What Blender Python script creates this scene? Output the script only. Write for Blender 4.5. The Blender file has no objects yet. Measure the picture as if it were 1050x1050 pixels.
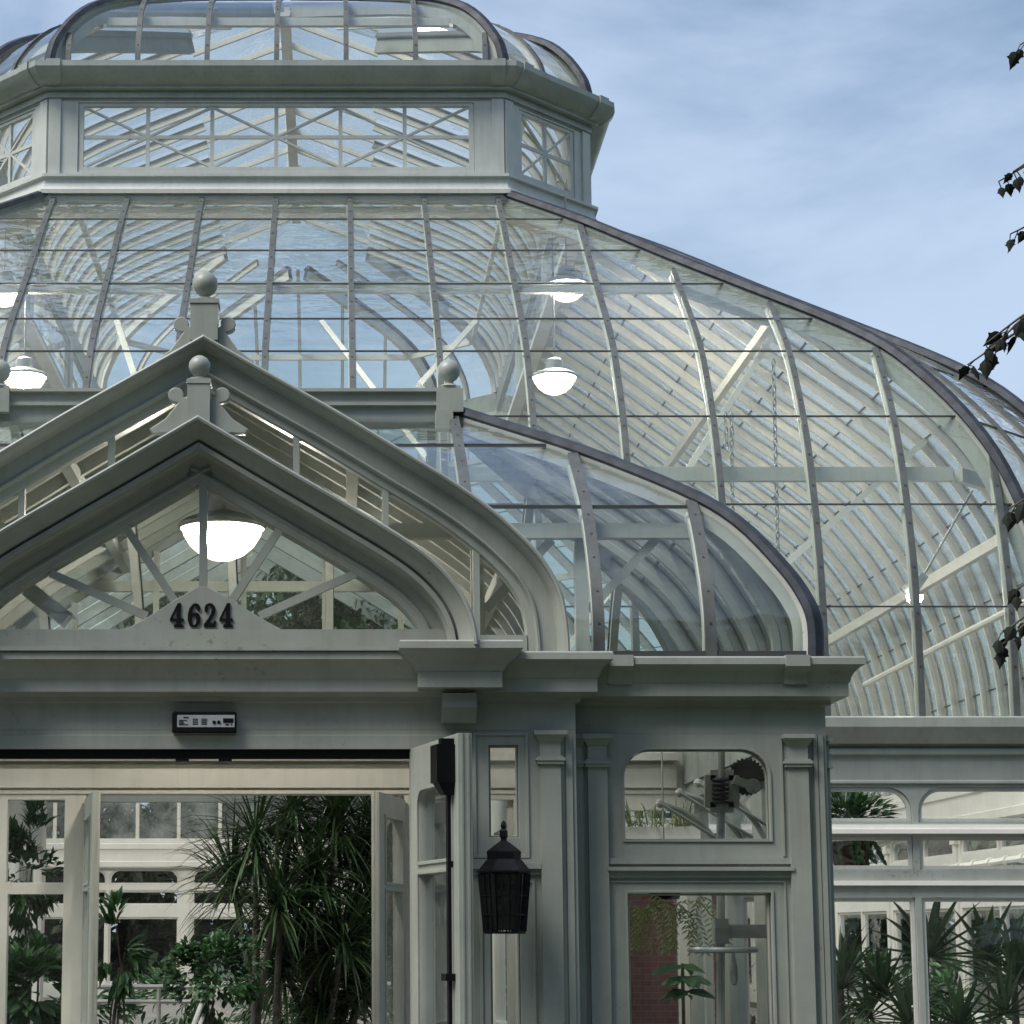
import bpy, bmesh, math, random
from mathutils import Vector, Matrix
R = math.radians
rnd = random.Random(7)
scene = bpy.context.scene
COL = scene.collection

# ------------------------------------------------------------------ camera
F_PX, U0, V0, TILT, EYE = 2200.0, 345.0, 633.0, R(8.35), 1.6
CT, ST = math.cos(TILT), math.sin(TILT)

def at(u, v, y):
    """where a point seen at pixel (u, v) of the survey photograph stands, if its depth is y metres"""
    dx = (u - U0) / F_PX
    dy = -(v - V0) / F_PX
    k = y / (CT - dy * ST)
    return Vector((dx * k, y, EYE + k * (ST + dy * CT)))

cam = bpy.data.cameras.new('camera')
cam.sensor_width = 36
cam.lens = 36 * F_PX / 1050
cam.shift_x = (525 - U0) / 1050
cam.shift_y = (V0 - 525) / 1050
cam.clip_end = 3000
camo = bpy.data.objects.new('camera', cam)
COL.objects.link(camo)
camo.location = (0, 0, EYE)
camo.rotation_euler = (R(90) + TILT, 0, 0)
scene.camera = camo

# ------------------------------------------------------------------ materials
MATS = {}
def _new(name):
    m = bpy.data.materials.new(name)
    m.use_nodes = True
    nt = m.node_tree
    nt.nodes.clear()
    out = nt.nodes.new('ShaderNodeOutputMaterial')
    MATS[name] = m
    return m, nt, out

def N(nt, typ, **kw):
    n = nt.nodes.new(typ)
    for k, v in kw.items():
        if k.startswith('i_'):
            n.inputs[k[2:].replace('_', ' ')].default_value = v
        else:
            setattr(n, k, v)
    return n

def surface(name, col, rough=.5, metallic=0., var=.08, scale=3., bump=.1, bscale=60., streak=.0, dirt_veil=None, spec=.5, col2=None, chips=None):
    m, nt, out = _new(name)
    L = nt.links.new
    p = N(nt, 'ShaderNodeBsdfPrincipled')
    p.inputs['Roughness'].default_value = rough
    p.inputs['Metallic'].default_value = metallic
    p.inputs['Specular IOR Level'].default_value = spec
    tc = N(nt, 'ShaderNodeTexCoord')
    n1 = N(nt, 'ShaderNodeTexNoise', i_Scale=scale, i_Detail=6.0, i_Roughness=.6)
    L(tc.outputs['Object'], n1.inputs['Vector'])
    mp = N(nt, 'ShaderNodeMapping')
    mp.inputs['Scale'].default_value = (9, 9, .7)
    L(tc.outputs['Object'], mp.inputs['Vector'])
    n2 = N(nt, 'ShaderNodeTexNoise', i_Scale=1.6, i_Detail=5.0)
    L(mp.outputs['Vector'], n2.inputs['Vector'])
    c = Vector(col)
    c2 = Vector(col2) if col2 else c * (1 - 2 * var)
    r1 = N(nt, 'ShaderNodeMix', data_type='RGBA')
    r1.inputs[6].default_value = (*[min(1, x * (1 + var * .6)) for x in c], 1)
    r1.inputs[7].default_value = (*c2, 1)
    mr = N(nt, 'ShaderNodeMapRange')
    mr.inputs['From Min'].default_value = .36
    mr.inputs['From Max'].default_value = .66
    L(n1.outputs['Fac'], mr.inputs['Value'])
    L(mr.outputs['Result'], r1.inputs[0])
    last = r1.outputs[2]
    if streak:
        r2 = N(nt, 'ShaderNodeMix', data_type='RGBA', blend_type='MULTIPLY')
        mr2 = N(nt, 'ShaderNodeMapRange')
        mr2.inputs['From Min'].default_value = .5
        mr2.inputs['From Max'].default_value = .75
        mr2.inputs['To Max'].default_value = streak
        L(n2.outputs['Fac'], mr2.inputs['Value'])
        L(mr2.outputs['Result'], r2.inputs[0])
        L(last, r2.inputs[6])
        r2.inputs[7].default_value = (*(dirt_veil or (.5, .48, .42)), 1)
        last = r2.outputs[2]
    if chips:
        # flaked spots and grime blooms in the paint itself
        nc = N(nt, 'ShaderNodeTexNoise', i_Scale=19.0, i_Detail=9.0, i_Roughness=.72); L(tc.outputs['Object'], nc.inputs['Vector'])
        ng = N(nt, 'ShaderNodeTexNoise', i_Scale=1.1, i_Detail=3.0); L(tc.outputs['Object'], ng.inputs['Vector'])
        sm = N(nt, 'ShaderNodeMath', operation='MULTIPLY_ADD'); sm.inputs[1].default_value = .35; L(ng.outputs['Fac'], sm.inputs[0]); L(nc.outputs['Fac'], sm.inputs[2])
        mc = N(nt, 'ShaderNodeMapRange'); mc.inputs['From Min'].default_value = .835; mc.inputs['From Max'].default_value = .89; mc.inputs['To Max'].default_value = .75
        L(sm.outputs[0], mc.inputs['Value'])
        r3 = N(nt, 'ShaderNodeMix', data_type='RGBA'); L(mc.outputs[0], r3.inputs[0]); L(last, r3.inputs[6]); r3.inputs[7].default_value = (*chips, 1)
        last = r3.outputs[2]
    L(last, p.inputs['Base Color'])
    rr = N(nt, 'ShaderNodeMapRange')
    rr.inputs['To Min'].default_value = max(.02, rough - .1)
    rr.inputs['To Max'].default_value = min(1, rough + .12)
    L(n1.outputs['Fac'], rr.inputs['Value'])
    L(rr.outputs['Result'], p.inputs['Roughness'])
    if bump:
        n3 = N(nt, 'ShaderNodeTexNoise', i_Scale=bscale, i_Detail=3.0)
        L(tc.outputs['Object'], n3.inputs['Vector'])
        b = N(nt, 'ShaderNodeBump', i_Strength=bump, i_Distance=.01)
        L(n3.outputs['Fac'], b.inputs['Height'])
        L(b.outputs['Normal'], p.inputs['Normal'])
    L(p.outputs['BSDF'], out.inputs['Surface'])
    return m

def glass(name, tint, gain=1.9, wave=.02, wscale=3.0, dirt_veil=.05, base=.04):
    """single sheet of old glass: see-through, with a mirror share that grows towards grazing view and slow waves"""
    m, nt, out = _new(name)
    L = nt.links.new
    geo = N(nt, 'ShaderNodeNewGeometry')
    dot = N(nt, 'ShaderNodeVectorMath', operation='DOT_PRODUCT')
    L(geo.outputs['Normal'], dot.inputs[0]); L(geo.outputs['Incoming'], dot.inputs[1])
    ab = N(nt, 'ShaderNodeMath', operation='ABSOLUTE'); L(dot.outputs['Value'], ab.inputs[0])
    om = N(nt, 'ShaderNodeMath', operation='SUBTRACT', use_clamp=True); om.inputs[0].default_value = 1; L(ab.outputs[0], om.inputs[1])
    pw = N(nt, 'ShaderNodeMath', operation='POWER'); pw.inputs[1].default_value = 4.2; L(om.outputs[0], pw.inputs[0])
    ma = N(nt, 'ShaderNodeMath', operation='MULTIPLY_ADD'); ma.inputs[1].default_value = .96; ma.inputs[2].default_value = base
    L(pw.outputs[0], ma.inputs[0])
    mg = N(nt, 'ShaderNodeMath', operation='MULTIPLY', use_clamp=True); mg.inputs[1].default_value = gain; L(ma.outputs[0], mg.inputs[0])
    tc = N(nt, 'ShaderNodeTexCoord')
    mp = N(nt, 'ShaderNodeMapping'); mp.inputs['Scale'].default_value = (.8, .8, 2.2)
    L(tc.outputs['Object'], mp.inputs['Vector'])
    n1 = N(nt, 'ShaderNodeTexNoise', i_Scale=wscale, i_Detail=2.0, i_Distortion=.6); L(mp.outputs['Vector'], n1.inputs['Vector'])
    b = N(nt, 'ShaderNodeBump', i_Strength=1.0, i_Distance=wave); L(n1.outputs['Fac'], b.inputs['Height'])
    gl = N(nt, 'ShaderNodeBsdfGlossy', i_Roughness=.015); L(b.outputs['Normal'], gl.inputs['Normal'])
    gl.inputs['Color'].default_value = (.95, .97, .98, 1)
    tr = N(nt, 'ShaderNodeBsdfTransparent'); tr.inputs['Color'].default_value = (*tint, 1)
    mx = N(nt, 'ShaderNodeMixShader'); L(mg.outputs[0], mx.inputs[0]); L(tr.outputs[0], mx.inputs[1]); L(gl.outputs[0], mx.inputs[2])
    n4 = N(nt, 'ShaderNodeTexNoise', i_Scale=1.3, i_Detail=8.0, i_Roughness=.7); L(tc.outputs['Object'], n4.inputs['Vector'])
    mr = N(nt, 'ShaderNodeMapRange'); mr.inputs['From Min'].default_value = .42; mr.inputs['From Max'].default_value = .75
    mr.inputs['To Min'].default_value = dirt_veil * .35; mr.inputs['To Max'].default_value = dirt_veil * 1.6
    L(n4.outputs['Fac'], mr.inputs['Value'])
    df = N(nt, 'ShaderNodeBsdfDiffuse'); df.inputs['Color'].default_value = (.62, .64, .60, 1)
    tl = N(nt, 'ShaderNodeBsdfTranslucent'); tl.inputs['Color'].default_value = (.62, .64, .60, 1)
    ad = N(nt, 'ShaderNodeMixShader'); ad.inputs[0].default_value = .5; L(df.outputs[0], ad.inputs[1]); L(tl.outputs[0], ad.inputs[2])
    m2 = N(nt, 'ShaderNodeMixShader'); L(mr.outputs[0], m2.inputs[0]); L(mx.outputs[0], m2.inputs[1]); L(ad.outputs[0], m2.inputs[2])
    L(m2.outputs[0], out.inputs['Surface'])
    return m

def emitter(name, col, power):
    m, nt, out = _new(name)
    e = N(nt, 'ShaderNodeEmission'); e.inputs['Color'].default_value = (*col, 1); e.inputs['Strength'].default_value = power
    nt.links.new(e.outputs[0], out.inputs['Surface'])
    return m

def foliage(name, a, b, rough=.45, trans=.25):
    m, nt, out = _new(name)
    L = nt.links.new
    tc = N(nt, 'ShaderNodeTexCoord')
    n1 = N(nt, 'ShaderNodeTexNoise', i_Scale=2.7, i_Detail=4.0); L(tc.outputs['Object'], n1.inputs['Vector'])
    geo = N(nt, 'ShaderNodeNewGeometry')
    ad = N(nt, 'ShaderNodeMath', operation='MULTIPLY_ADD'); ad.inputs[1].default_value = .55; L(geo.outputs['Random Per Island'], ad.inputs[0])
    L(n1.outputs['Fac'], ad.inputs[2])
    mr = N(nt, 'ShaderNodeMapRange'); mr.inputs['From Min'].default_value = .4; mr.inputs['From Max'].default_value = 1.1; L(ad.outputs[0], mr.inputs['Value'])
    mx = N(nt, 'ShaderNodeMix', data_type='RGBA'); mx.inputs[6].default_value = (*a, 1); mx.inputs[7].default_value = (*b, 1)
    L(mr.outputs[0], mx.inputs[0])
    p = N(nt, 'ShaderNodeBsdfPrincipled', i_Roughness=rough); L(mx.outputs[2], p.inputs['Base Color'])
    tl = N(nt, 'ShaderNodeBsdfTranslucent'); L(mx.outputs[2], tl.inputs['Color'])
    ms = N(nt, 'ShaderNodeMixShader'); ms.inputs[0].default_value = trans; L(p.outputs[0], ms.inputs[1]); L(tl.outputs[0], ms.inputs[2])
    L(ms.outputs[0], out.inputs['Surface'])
    return m

def brick(name):
    m, nt, out = _new(name)
    L = nt.links.new
    tc = N(nt, 'ShaderNodeTexCoord')
    mp = N(nt, 'ShaderNodeMapping'); mp.inputs['Rotation'].default_value = (R(90), 0, 0); L(tc.outputs['Object'], mp.inputs['Vector'])
    bt = N(nt, 'ShaderNodeTexBrick', i_Scale=4.5); bt.inputs['Color1'].default_value = (.13, .045, .038, 1); bt.inputs['Color2'].default_value = (.09, .032, .03, 1)
    bt.inputs['Mortar'].default_value = (.12, .09, .08, 1); bt.inputs['Mortar Size'].default_value = .018
    L(mp.outputs['Vector'], bt.inputs['Vector'])
    p = N(nt, 'ShaderNodeBsdfPrincipled', i_Roughness=.85); L(bt.outputs['Color'], p.inputs['Base Color'])
    b = N(nt, 'ShaderNodeBump', i_Strength=.5, i_Distance=.01); L(bt.outputs['Fac'], b.inputs['Height']); b.invert = True
    L(b.outputs['Normal'], p.inputs['Normal'])
    L(p.outputs[0], out.inputs['Surface'])
    return m

PAINT = surface('sage_paint', (.325, .350, .316), .42, var=.07, scale=2.2, bump=.10, bscale=45, streak=.28, dirt_veil=(.62, .60, .55), chips=(.17, .165, .14))
PAINT_P = surface('lightened_sage_paint', (.50, .52, .48), .45, var=.06, scale=2.0, bump=.08, bscale=40, streak=.3, dirt_veil=(.66, .63, .57), chips=(.27, .26, .22))  # lighter copy of the sage paint; the lantern's brighter light is in its colour
CREAM = surface('cream_paint', (.76, .745, .68), .5, var=.05, scale=1.5, bump=.05, streak=.3, dirt_veil=(.75, .72, .62))
WHITE = surface('white_paint', (.78, .77, .72), .45, var=.04, scale=1.5, bump=.05, streak=.2, dirt_veil=(.8, .78, .7))
ZINC = surface('zinc_cap', (.095, .105, .104), .55, metallic=.1, var=.15, scale=5, bump=.12, bscale=25)
LEAD = surface('lead_flashing', (.034, .042, .056), .58, metallic=.0, spec=.35, var=.25, scale=6, bump=.2, bscale=18)
RIVET = surface('rivet_steel', (.075, .08, .08), .5, metallic=.5, var=.1)
LAP = surface('dark_lap_strip', (.055, .06, .062), .5, var=.1)
IRON = surface('black_iron', (.004, .0045, .006), .5, metallic=.0, spec=.25, var=.25, bump=.25, bscale=70)
BLACK = surface('black_plastic', (.003, .003, .0035), .5, var=.1, bump=0, spec=.2)
LABEL = surface('grey_label', (.38, .40, .42), .4, var=.1, bump=0)
GREY = surface('galvanised_steel', (.33, .35, .35), .45, metallic=.4, var=.12)
DARKG = surface('dark_greased_steel', (.05, .055, .053), .5, metallic=.3, var=.3)
SMOKE = glass('smoked_glass', (.10, .11, .13), 1.2, .004)
GL_MAIN = glass('old_roof_glass', (.90, .955, .92), 1.8, .05, 2.6, .10)  # diffuse share raised as a painted veil for the lantern's reflection
GL_TOP = glass('lantern_roof_glass', (.94, .965, .95), 1.4, .008, 2.0, .02)
GL_SIDE = glass('milky_roof_glass', (.90, .94, .93), 1.3, .02, 2.6, .8)  # whitewashed glass, made milkier to paint in the veil of reflected light
GL_PORCH = glass('porch_roof_glass', (.91, .955, .94), 1.9, .02, 2.0, .06)
GL_WIN = glass('window_glass', (.94, .96, .95), 1.0, .0015, 2.0, .012)
BULB = emitter('lit_bulb', (1.0, .93, .82), 190.0)
BULB_H = emitter('lit_hall_bulb', (1.0, .90, .76), 480.0)
LAMP = emitter('lit_bowl', (1.0, .93, .82), 45.0)
def bowl_glass():
    m, nt, out = _new('glowing_bowl_glass')
    e = N(nt, 'ShaderNodeEmission'); e.inputs['Color'].default_value = (1.0, .80, .50, 1); e.inputs['Strength'].default_value = 2.6
    t = N(nt, 'ShaderNodeBsdfTransparent'); x = N(nt, 'ShaderNodeMixShader'); x.inputs[0].default_value = .42
    nt.links.new(t.outputs[0], x.inputs[1]); nt.links.new(e.outputs[0], x.inputs[2]); nt.links.new(x.outputs[0], out.inputs['Surface'])
    return m
BOWL = bowl_glass()
TUBE = emitter('lit_tube', (1.0, .95, .85), 5.0)
LEAF_D = foliage('dracaena_leaf', (.022, .048, .020), (.085, .14, .055), .38, .15)
LEAF_M = foliage('shrub_leaf', (.016, .052, .018), (.06, .15, .045), .45, .2)
LEAF_P = foliage('palm_leaf', (.028, .062, .032), (.11, .18, .08), .36, .2)
LEAF_T = foliage('tree_leaf', (.012, .030, .014), (.040, .075, .030), .6, .25)
LEAF_I = foliage('indoor_tree_leaf', (.014, .045, .016), (.055, .12, .04), .5, .35)
LEAF_Y = foliage('pale_leaf', (.14, .18, .06), (.30, .34, .16), .5, .3)
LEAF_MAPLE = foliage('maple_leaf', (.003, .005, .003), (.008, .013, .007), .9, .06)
BARK = surface('bark', (.14, .115, .09), .9, var=.25, scale=7, bump=.8, bscale=22)
BARKP = surface('pale_cane_bark', (.13, .12, .10), .85, var=.25, scale=9, bump=.7, bscale=26)
POT = surface('wooden_basket', (.07, .028, .016), .7, var=.3, scale=8, bump=.4, bscale=30)
BRICK = brick('red_brick')
EARTH = surface('earth', (.06, .05, .04), .95, var=.3, scale=2, bump=.6, bscale=12)
LAWN = surface('lawn', (.045, .07, .03), .95, var=.3, scale=1.5, bump=.6, bscale=25)
PAVE = surface('paving', (.26, .25, .23), .85, var=.12, scale=1.2, bump=.3, bscale=18)

# ------------------------------------------------------------------ helpers
def prop(o, label=None, cat=None, group=None, kind=None):
    if label: o['label'] = label
    if cat: o['category'] = cat
    if group: o['group'] = group
    if kind: o['kind'] = kind
    return o

def thing(name, loc=(0, 0, 0), label=None, cat=None, group=None):
    o = bpy.data.objects.new(name, None)
    o.empty_display_size = .2
    COL.objects.link(o)
    o.location = loc
    return prop(o, label, cat, group)

def link(name, me, mats, parent=None, angle=35):
    if not isinstance(mats, (list, tuple)): mats = [mats]
    me.name = name
    for m in mats: me.materials.append(m)
    if angle:
        me.polygons.foreach_set('use_smooth', [True] * len(me.polygons))
        me.set_sharp_from_angle(angle=R(angle))
    o = bpy.data.objects.new(name, me)
    COL.objects.link(o)
    if parent is not None:
        o.parent = parent
        top = parent
        o.matrix_parent_inverse = Matrix.Translation(-top.location) if top.type == 'EMPTY' else Matrix()
    return o

class MB:
    """collects shapes into one mesh"""
    def __init__(s): s.bm = bmesh.new()
    def face(s, vs, mi=0):
        try:
            f = s.bm.faces.new(vs); f.material_index = mi; return f
        except ValueError: return None
    def poly(s, pts, mi=0): return s.face([s.bm.verts.new(p) for p in pts], mi)
    def box(s, a, b, mi=0, M=None):
        x0, y0, z0 = a; x1, y1, z1 = b
        c = [Vector(p) for p in ((x0,y0,z0),(x1,y0,z0),(x1,y1,z0),(x0,y1,z0),(x0,y0,z1),(x1,y0,z1),(x1,y1,z1),(x0,y1,z1))]
        if M is not None: c = [M @ p for p in c]
        v = [s.bm.verts.new(p) for p in c]
        for f in ((3,2,1,0),(4,5,6,7),(0,1,5,4),(1,2,6,5),(2,3,7,6),(3,0,4,7)): s.face([v[i] for i in f], mi)
        return s
    def bar(s, p, q, w, d, up=(0, 0, 1), mi=0):
        p, q = Vector(p), Vector(q)
        t = (q - p).normalized(); side = t.cross(Vector(up))
        if side.length < 1e-5: side = t.cross(Vector((0, 1, 0)))
        side.normalize(); n = side.cross(t)
        r = [[s.bm.verts.new(c + side * a * w / 2 + n * b * d / 2) for a, b in ((-1,-1),(1,-1),(1,1),(-1,1))] for c in (p, q)]
        for i in range(4): s.face([r[0][i], r[0][(i+1)%4], r[1][(i+1)%4], r[1][i]], mi)
        s.face(r[0][::-1], mi); s.face(r[1], mi)
        return s
    def rings(s, rings, closed_end=True, mi=0, mis=None):
        vr = [[s.bm.verts.new(p) for p in r] for r in rings]
        n = len(vr[0])
        for a, b in zip(vr, vr[1:]):
            for i in range(n):
                s.face([a[i], a[(i+1)%n], b[(i+1)%n], b[i]], mis[i] if mis else mi)
        if closed_end:
            s.face(vr[0][::-1], mi); s.face(vr[-1], mi)
        return s
    def tube(s, pts, rad, n=8, mi=0, closed=False):
        pts = [Vector(p) for p in pts]
        rr = rad if isinstance(rad, (list, tuple)) else [rad] * len(pts)
        out, ref = [], None
        for i, p in enumerate(pts):
            if closed: t = pts[(i+1) % len(pts)] - pts[i-1]
            else: t = pts[min(i+1, len(pts)-1)] - pts[max(i-1, 0)]
            t.normalize()
            if ref is None: ref = t.orthogonal().normalized()
            ref = (ref - t * ref.dot(t)).normalized(); b = t.cross(ref)
            out.append([p + (ref * math.cos(k*2*math.pi/n) + b * math.sin(k*2*math.pi/n)) * rr[i] for k in range(n)])
        if closed:
            vr = [[s.bm.verts.new(p) for p in r] for r in out]; m = len(vr)
            for i in range(m):
                for k in range(n): s.face([vr[i][k], vr[i][(k+1)%n], vr[(i+1)%m][(k+1)%n], vr[(i+1)%m][k]], mi)
            return s
        return s.rings(out, True, mi)
    def lathe(s, prof, c=(0, 0, 0), n=24, mi=0, rot=0., sx=1, sy=1):
        c = Vector(c)
        rings = [[c + Vector((math.cos(rot + k*2*math.pi/n) * r * sx, math.sin(rot + k*2*math.pi/n) * r * sy, z)) for k in range(n)] for r, z in prof]
        return s.rings(rings, True, mi)
    def build(s, name, mats, parent=None, angle=35, recalc=True):
        if recalc: bmesh.ops.recalc_face_normals(s.bm, faces=s.bm.faces)
        me = bpy.data.meshes.new(name)
        s.bm.to_mesh(me); s.bm.free()
        return link(name, me, mats, parent, angle)

def frame(origin, sdir):
    s_ = Vector(sdir).normalized(); up = Vector((0, 0, 1)); n = s_.cross(up)
    M = Matrix((s_, up, n)).transposed().to_4x4()
    M.translation = Vector(origin)
    return M

FRONT = lambda y: frame((0, y, 0), (1, 0, 0))

def plate_mesh(outline, holes=(), th=.05, M=None, bevel=.003):
    """a flat board with openings; its front face lies at local z = 0, thickness goes inwards"""
    cu = bpy.data.curves.new('plate', 'CURVE')
    cu.dimensions = '2D'; cu.fill_mode = 'BOTH'; cu.extrude = th / 2 - bevel
    cu.bevel_depth = bevel; cu.bevel_resolution = 1; cu.offset = -bevel
    for loop in [outline, *holes]:
        sp = cu.splines.new('POLY'); sp.points.add(len(loop) - 1)
        for p, q in zip(sp.points, loop): p.co = (q[0], q[1], 0, 1)
        sp.use_cyclic_u = True
    ob = bpy.data.objects.new('plate', cu)
    COL.objects.link(ob)
    dg = bpy.context.evaluated_depsgraph_get()
    me = bpy.data.meshes.new_from_object(ob.evaluated_get(dg))
    bpy.data.objects.remove(ob); bpy.data.curves.remove(cu)
    me.transform(Matrix.Translation((0, 0, -th / 2)))
    if M is not None: me.transform(M)
    me.materials.clear()
    return me

def plate(name, outline, holes, th, M, mat, parent=None, bevel=.003):
    return link(name, plate_mesh(outline, holes, th, M, bevel), mat, parent, 30)

def join(name, meshes, mats, parent=None, angle=30):
    bm = bmesh.new()
    for me in meshes: bm.from_mesh(me); bpy.data.meshes.remove(me)
    me = bpy.data.meshes.new(name); bm.to_mesh(me); bm.free()
    return link(name, me, mats, parent, angle)

def rect(a, b, c, d): return [(a, b), (c, b), (c, d), (a, d)]
def rrect(a, b, c, d, r, tl=True, tr=True, n=7):
    p = [(a, b), (c, b)]
    if tr: p += [(c - r + r*math.cos(t*math.pi/2/n), d - r + r*math.sin(t*math.pi/2/n)) for t in range(n + 1)]
    else: p.append((c, d))
    if tl: p += [(a + r - r*math.sin(t*math.pi/2/n), d - r + r*math.cos(t*math.pi/2/n)) for t in range(n + 1)]
    else: p.append((a, d))
    return p

def sweep_plan(name, path, prof, mat, parent, closed=False, angle=30):
    """a moulding run along a plan path; prof = (outward, z) polygon; corners mitred"""
    pts = [Vector((p[0], p[1])) for p in path]; n = len(pts)
    segs = [(pts[(i+1) % n] - pts[i]).normalized() for i in range(n if closed else n - 1)]
    nor = [Vector((d.y, -d.x)) for d in segs]
    rings = []
    for i in range(n):
        if closed: a, b = nor[i-1], nor[i]
        else: a, b = nor[max(i-1, 0)], nor[min(i, n-2)]
        m = (a + b) / (1 + a.dot(b))
        rings.append([Vector((pts[i].x + m.x*d, pts[i].y + m.y*d, z)) for d, z in prof])
    mb = MB()
    if closed: rings.append(rings[0]); mb.rings(rings, False); bmesh.ops.remove_doubles(mb.bm, verts=mb.bm.verts, dist=1e-5)
    else: mb.rings(rings, True)
    return mb.build(name, mat, parent, angle)

def offset_line(pts, d):
    """parallel curve on the inner side of an open outline running left foot - apex - right foot"""
    out = []; n = len(pts)
    for i in range(n):
        a = (Vector(pts[i]) - Vector(pts[i-1])).normalized() if i else None
        b = (Vector(pts[i+1]) - Vector(pts[i])).normalized() if i < n-1 else None
        a = a or b; b = b or a
        na, nb = Vector((a.y, -a.x)), Vector((b.y, -b.x))
        m = (na + nb) / (1 + na.dot(nb))
        out.append(Vector(pts[i]) + m * d)
    return out

def catmull(pts, k=6):
    out = []
    P = [Vector(p) for p in pts]
    for i in range(len(P) - 1):
        a, b, c, d = P[max(i-1, 0)], P[i], P[i+1], P[min(i+2, len(P)-1)]
        for j in range(k):
            t = j / k
            out.append(.5 * ((2*b) + (c-a)*t + (2*a - 5*b + 4*c - d)*t*t + (3*b - a - 3*c + d)*t**3))
    out.append(P[-1])
    return out

def sweep_rib(mb, path, lat, sec, mis=None, flip=1):
    """a rib along a 3-D path; section in (sideways, outward) metres"""
    lat = Vector(lat).normalized(); rings = []
    for i, p in enumerate(path):
        t = (path[min(i+1, len(path)-1)] - path[max(i-1, 0)]).normalized()
        n = lat.cross(t).normalized() * flip
        rings.append([p + lat * a + n * b for a, b in sec])
    mb.rings(rings, True, mis=mis)

def tree_copy(o, loc, label=None, rot=None, scale=None):
    c = o.copy(); COL.objects.link(c); c.location = loc
    if rot is not None: c.rotation_euler = (0, 0, rot)
    if scale: c.scale = (scale,) * 3
    if label: c['label'] = label
    for ch in list(o.children):
        d = ch.copy(); COL.objects.link(d); d.parent = c
        for g in list(ch.children):
            e = g.copy(); COL.objects.link(e); e.parent = d
    return c

# ------------------------------------------------------------------ ground
def sheet(name, a, b, z, mat):
    mb = MB(); mb.poly([(a[0], a[1], z), (b[0], a[1], z), (b[0], b[1], z), (a[0], b[1], z)])
    o = mb.build(name, mat, None, 0); o['kind'] = 'structure'; return o
sheet('ground', (-900, -300), (900, 1600), 0, LAWN)
sheet('path', (-2.9, -40), (1.2, 13.1), .004, PAVE)
sheet('floor', (-10.6, 13.2), (8.9, 53.8), .004, PAVE)

# ================================================================== MAIN GLASSHOUSE
AX = -.848                       # axis of the whole building
CY = 38.75
CH = 1.35                        # chamfer of the corners
HXD, HYD = 4.56, 9.85            # lantern half sizes
house = thing('glasshouse', (AX, CY, 0), 'great curved glass conservatory with pale lantern storey behind the entrance porch', 'conservatory')
ZE = 3.92
prof = [(0, 3.92), (.02, 4.8), (.10, 5.6), (.28, 6.35), (.48, 6.95), (.75, 7.5), (1.07, 8.0), (1.42, 8.45), (1.93, 8.92), (2.68, 9.52), (3.62, 10.27), (4.59, 11.07), (5.55, 11.79)]
LEV = catmull(prof, 3)
TMAX = 5.55

def rib_faces(hx0, hy0, c, grow=0., T=0.):
    """the eight faces: centre on plan at inset t, sideways direction, half width at inset t"""
    q = math.sqrt(.5); F = []
    for nx, ny in ((0,-1),(1,-1),(1,0),(1,1),(0,1),(-1,1),(-1,0),(-1,-1)):
        lat = Vector((-ny, nx, 0)).normalized()
        def centre(t, nx=nx, ny=ny):
            g = grow * (T - t)
            hx, hy = hx0 - t + g, hy0 - t
            if nx and ny: return Vector((AX + nx*(hx - (c+g)/2), CY + ny*(hy - (c+g)/2), 0))
            return Vector((AX + nx*hx, CY + ny*hy, 0))
        def half(t, nx=nx, ny=ny):
            g = grow * (T - t)
            if nx and ny: return (c + g) * q
            return (hx0 - t - c) if ny else (hy0 - t - c - g)
        F.append((nx, ny, lat, centre, half))
    return F

NAMES = {(0,-1):'front', (1,-1):'right front corner', (1,0):'right', (1,1):'right back corner', (0,1):'back', (-1,1):'left back corner', (-1,0):'left', (-1,-1):'left front corner'}
SEC = [(-.036,.035),(.036,.035),(.036,0),(.022,0),(.022,-.10),(.045,-.11),(.045,-.20),(-.045,-.20),(-.045,-.11),(-.022,-.10),(-.022,0),(-.036,0)]
MIS = [0,0,1,1,1,1,1,1,1,1,0,0]
FSEC = [(a, b if b > -.05 else (-.05 if b > -.105 else (-.055 if b > -.15 else -.10))) for a, b in SEC]
THIN = [(a if b > -.105 else a*.75, b if b > -.05 else b*.62) for a, b in SEC]
HIPSEC = [(-.10,.03),(-.07,.10),(0,.125),(.07,.10),(.10,.03),(.05,.0),(.06,-.22),(-.06,-.22),(-.05,.0)]
HIPMIS = [0,0,0,0,1,1,1,1,0]
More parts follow.
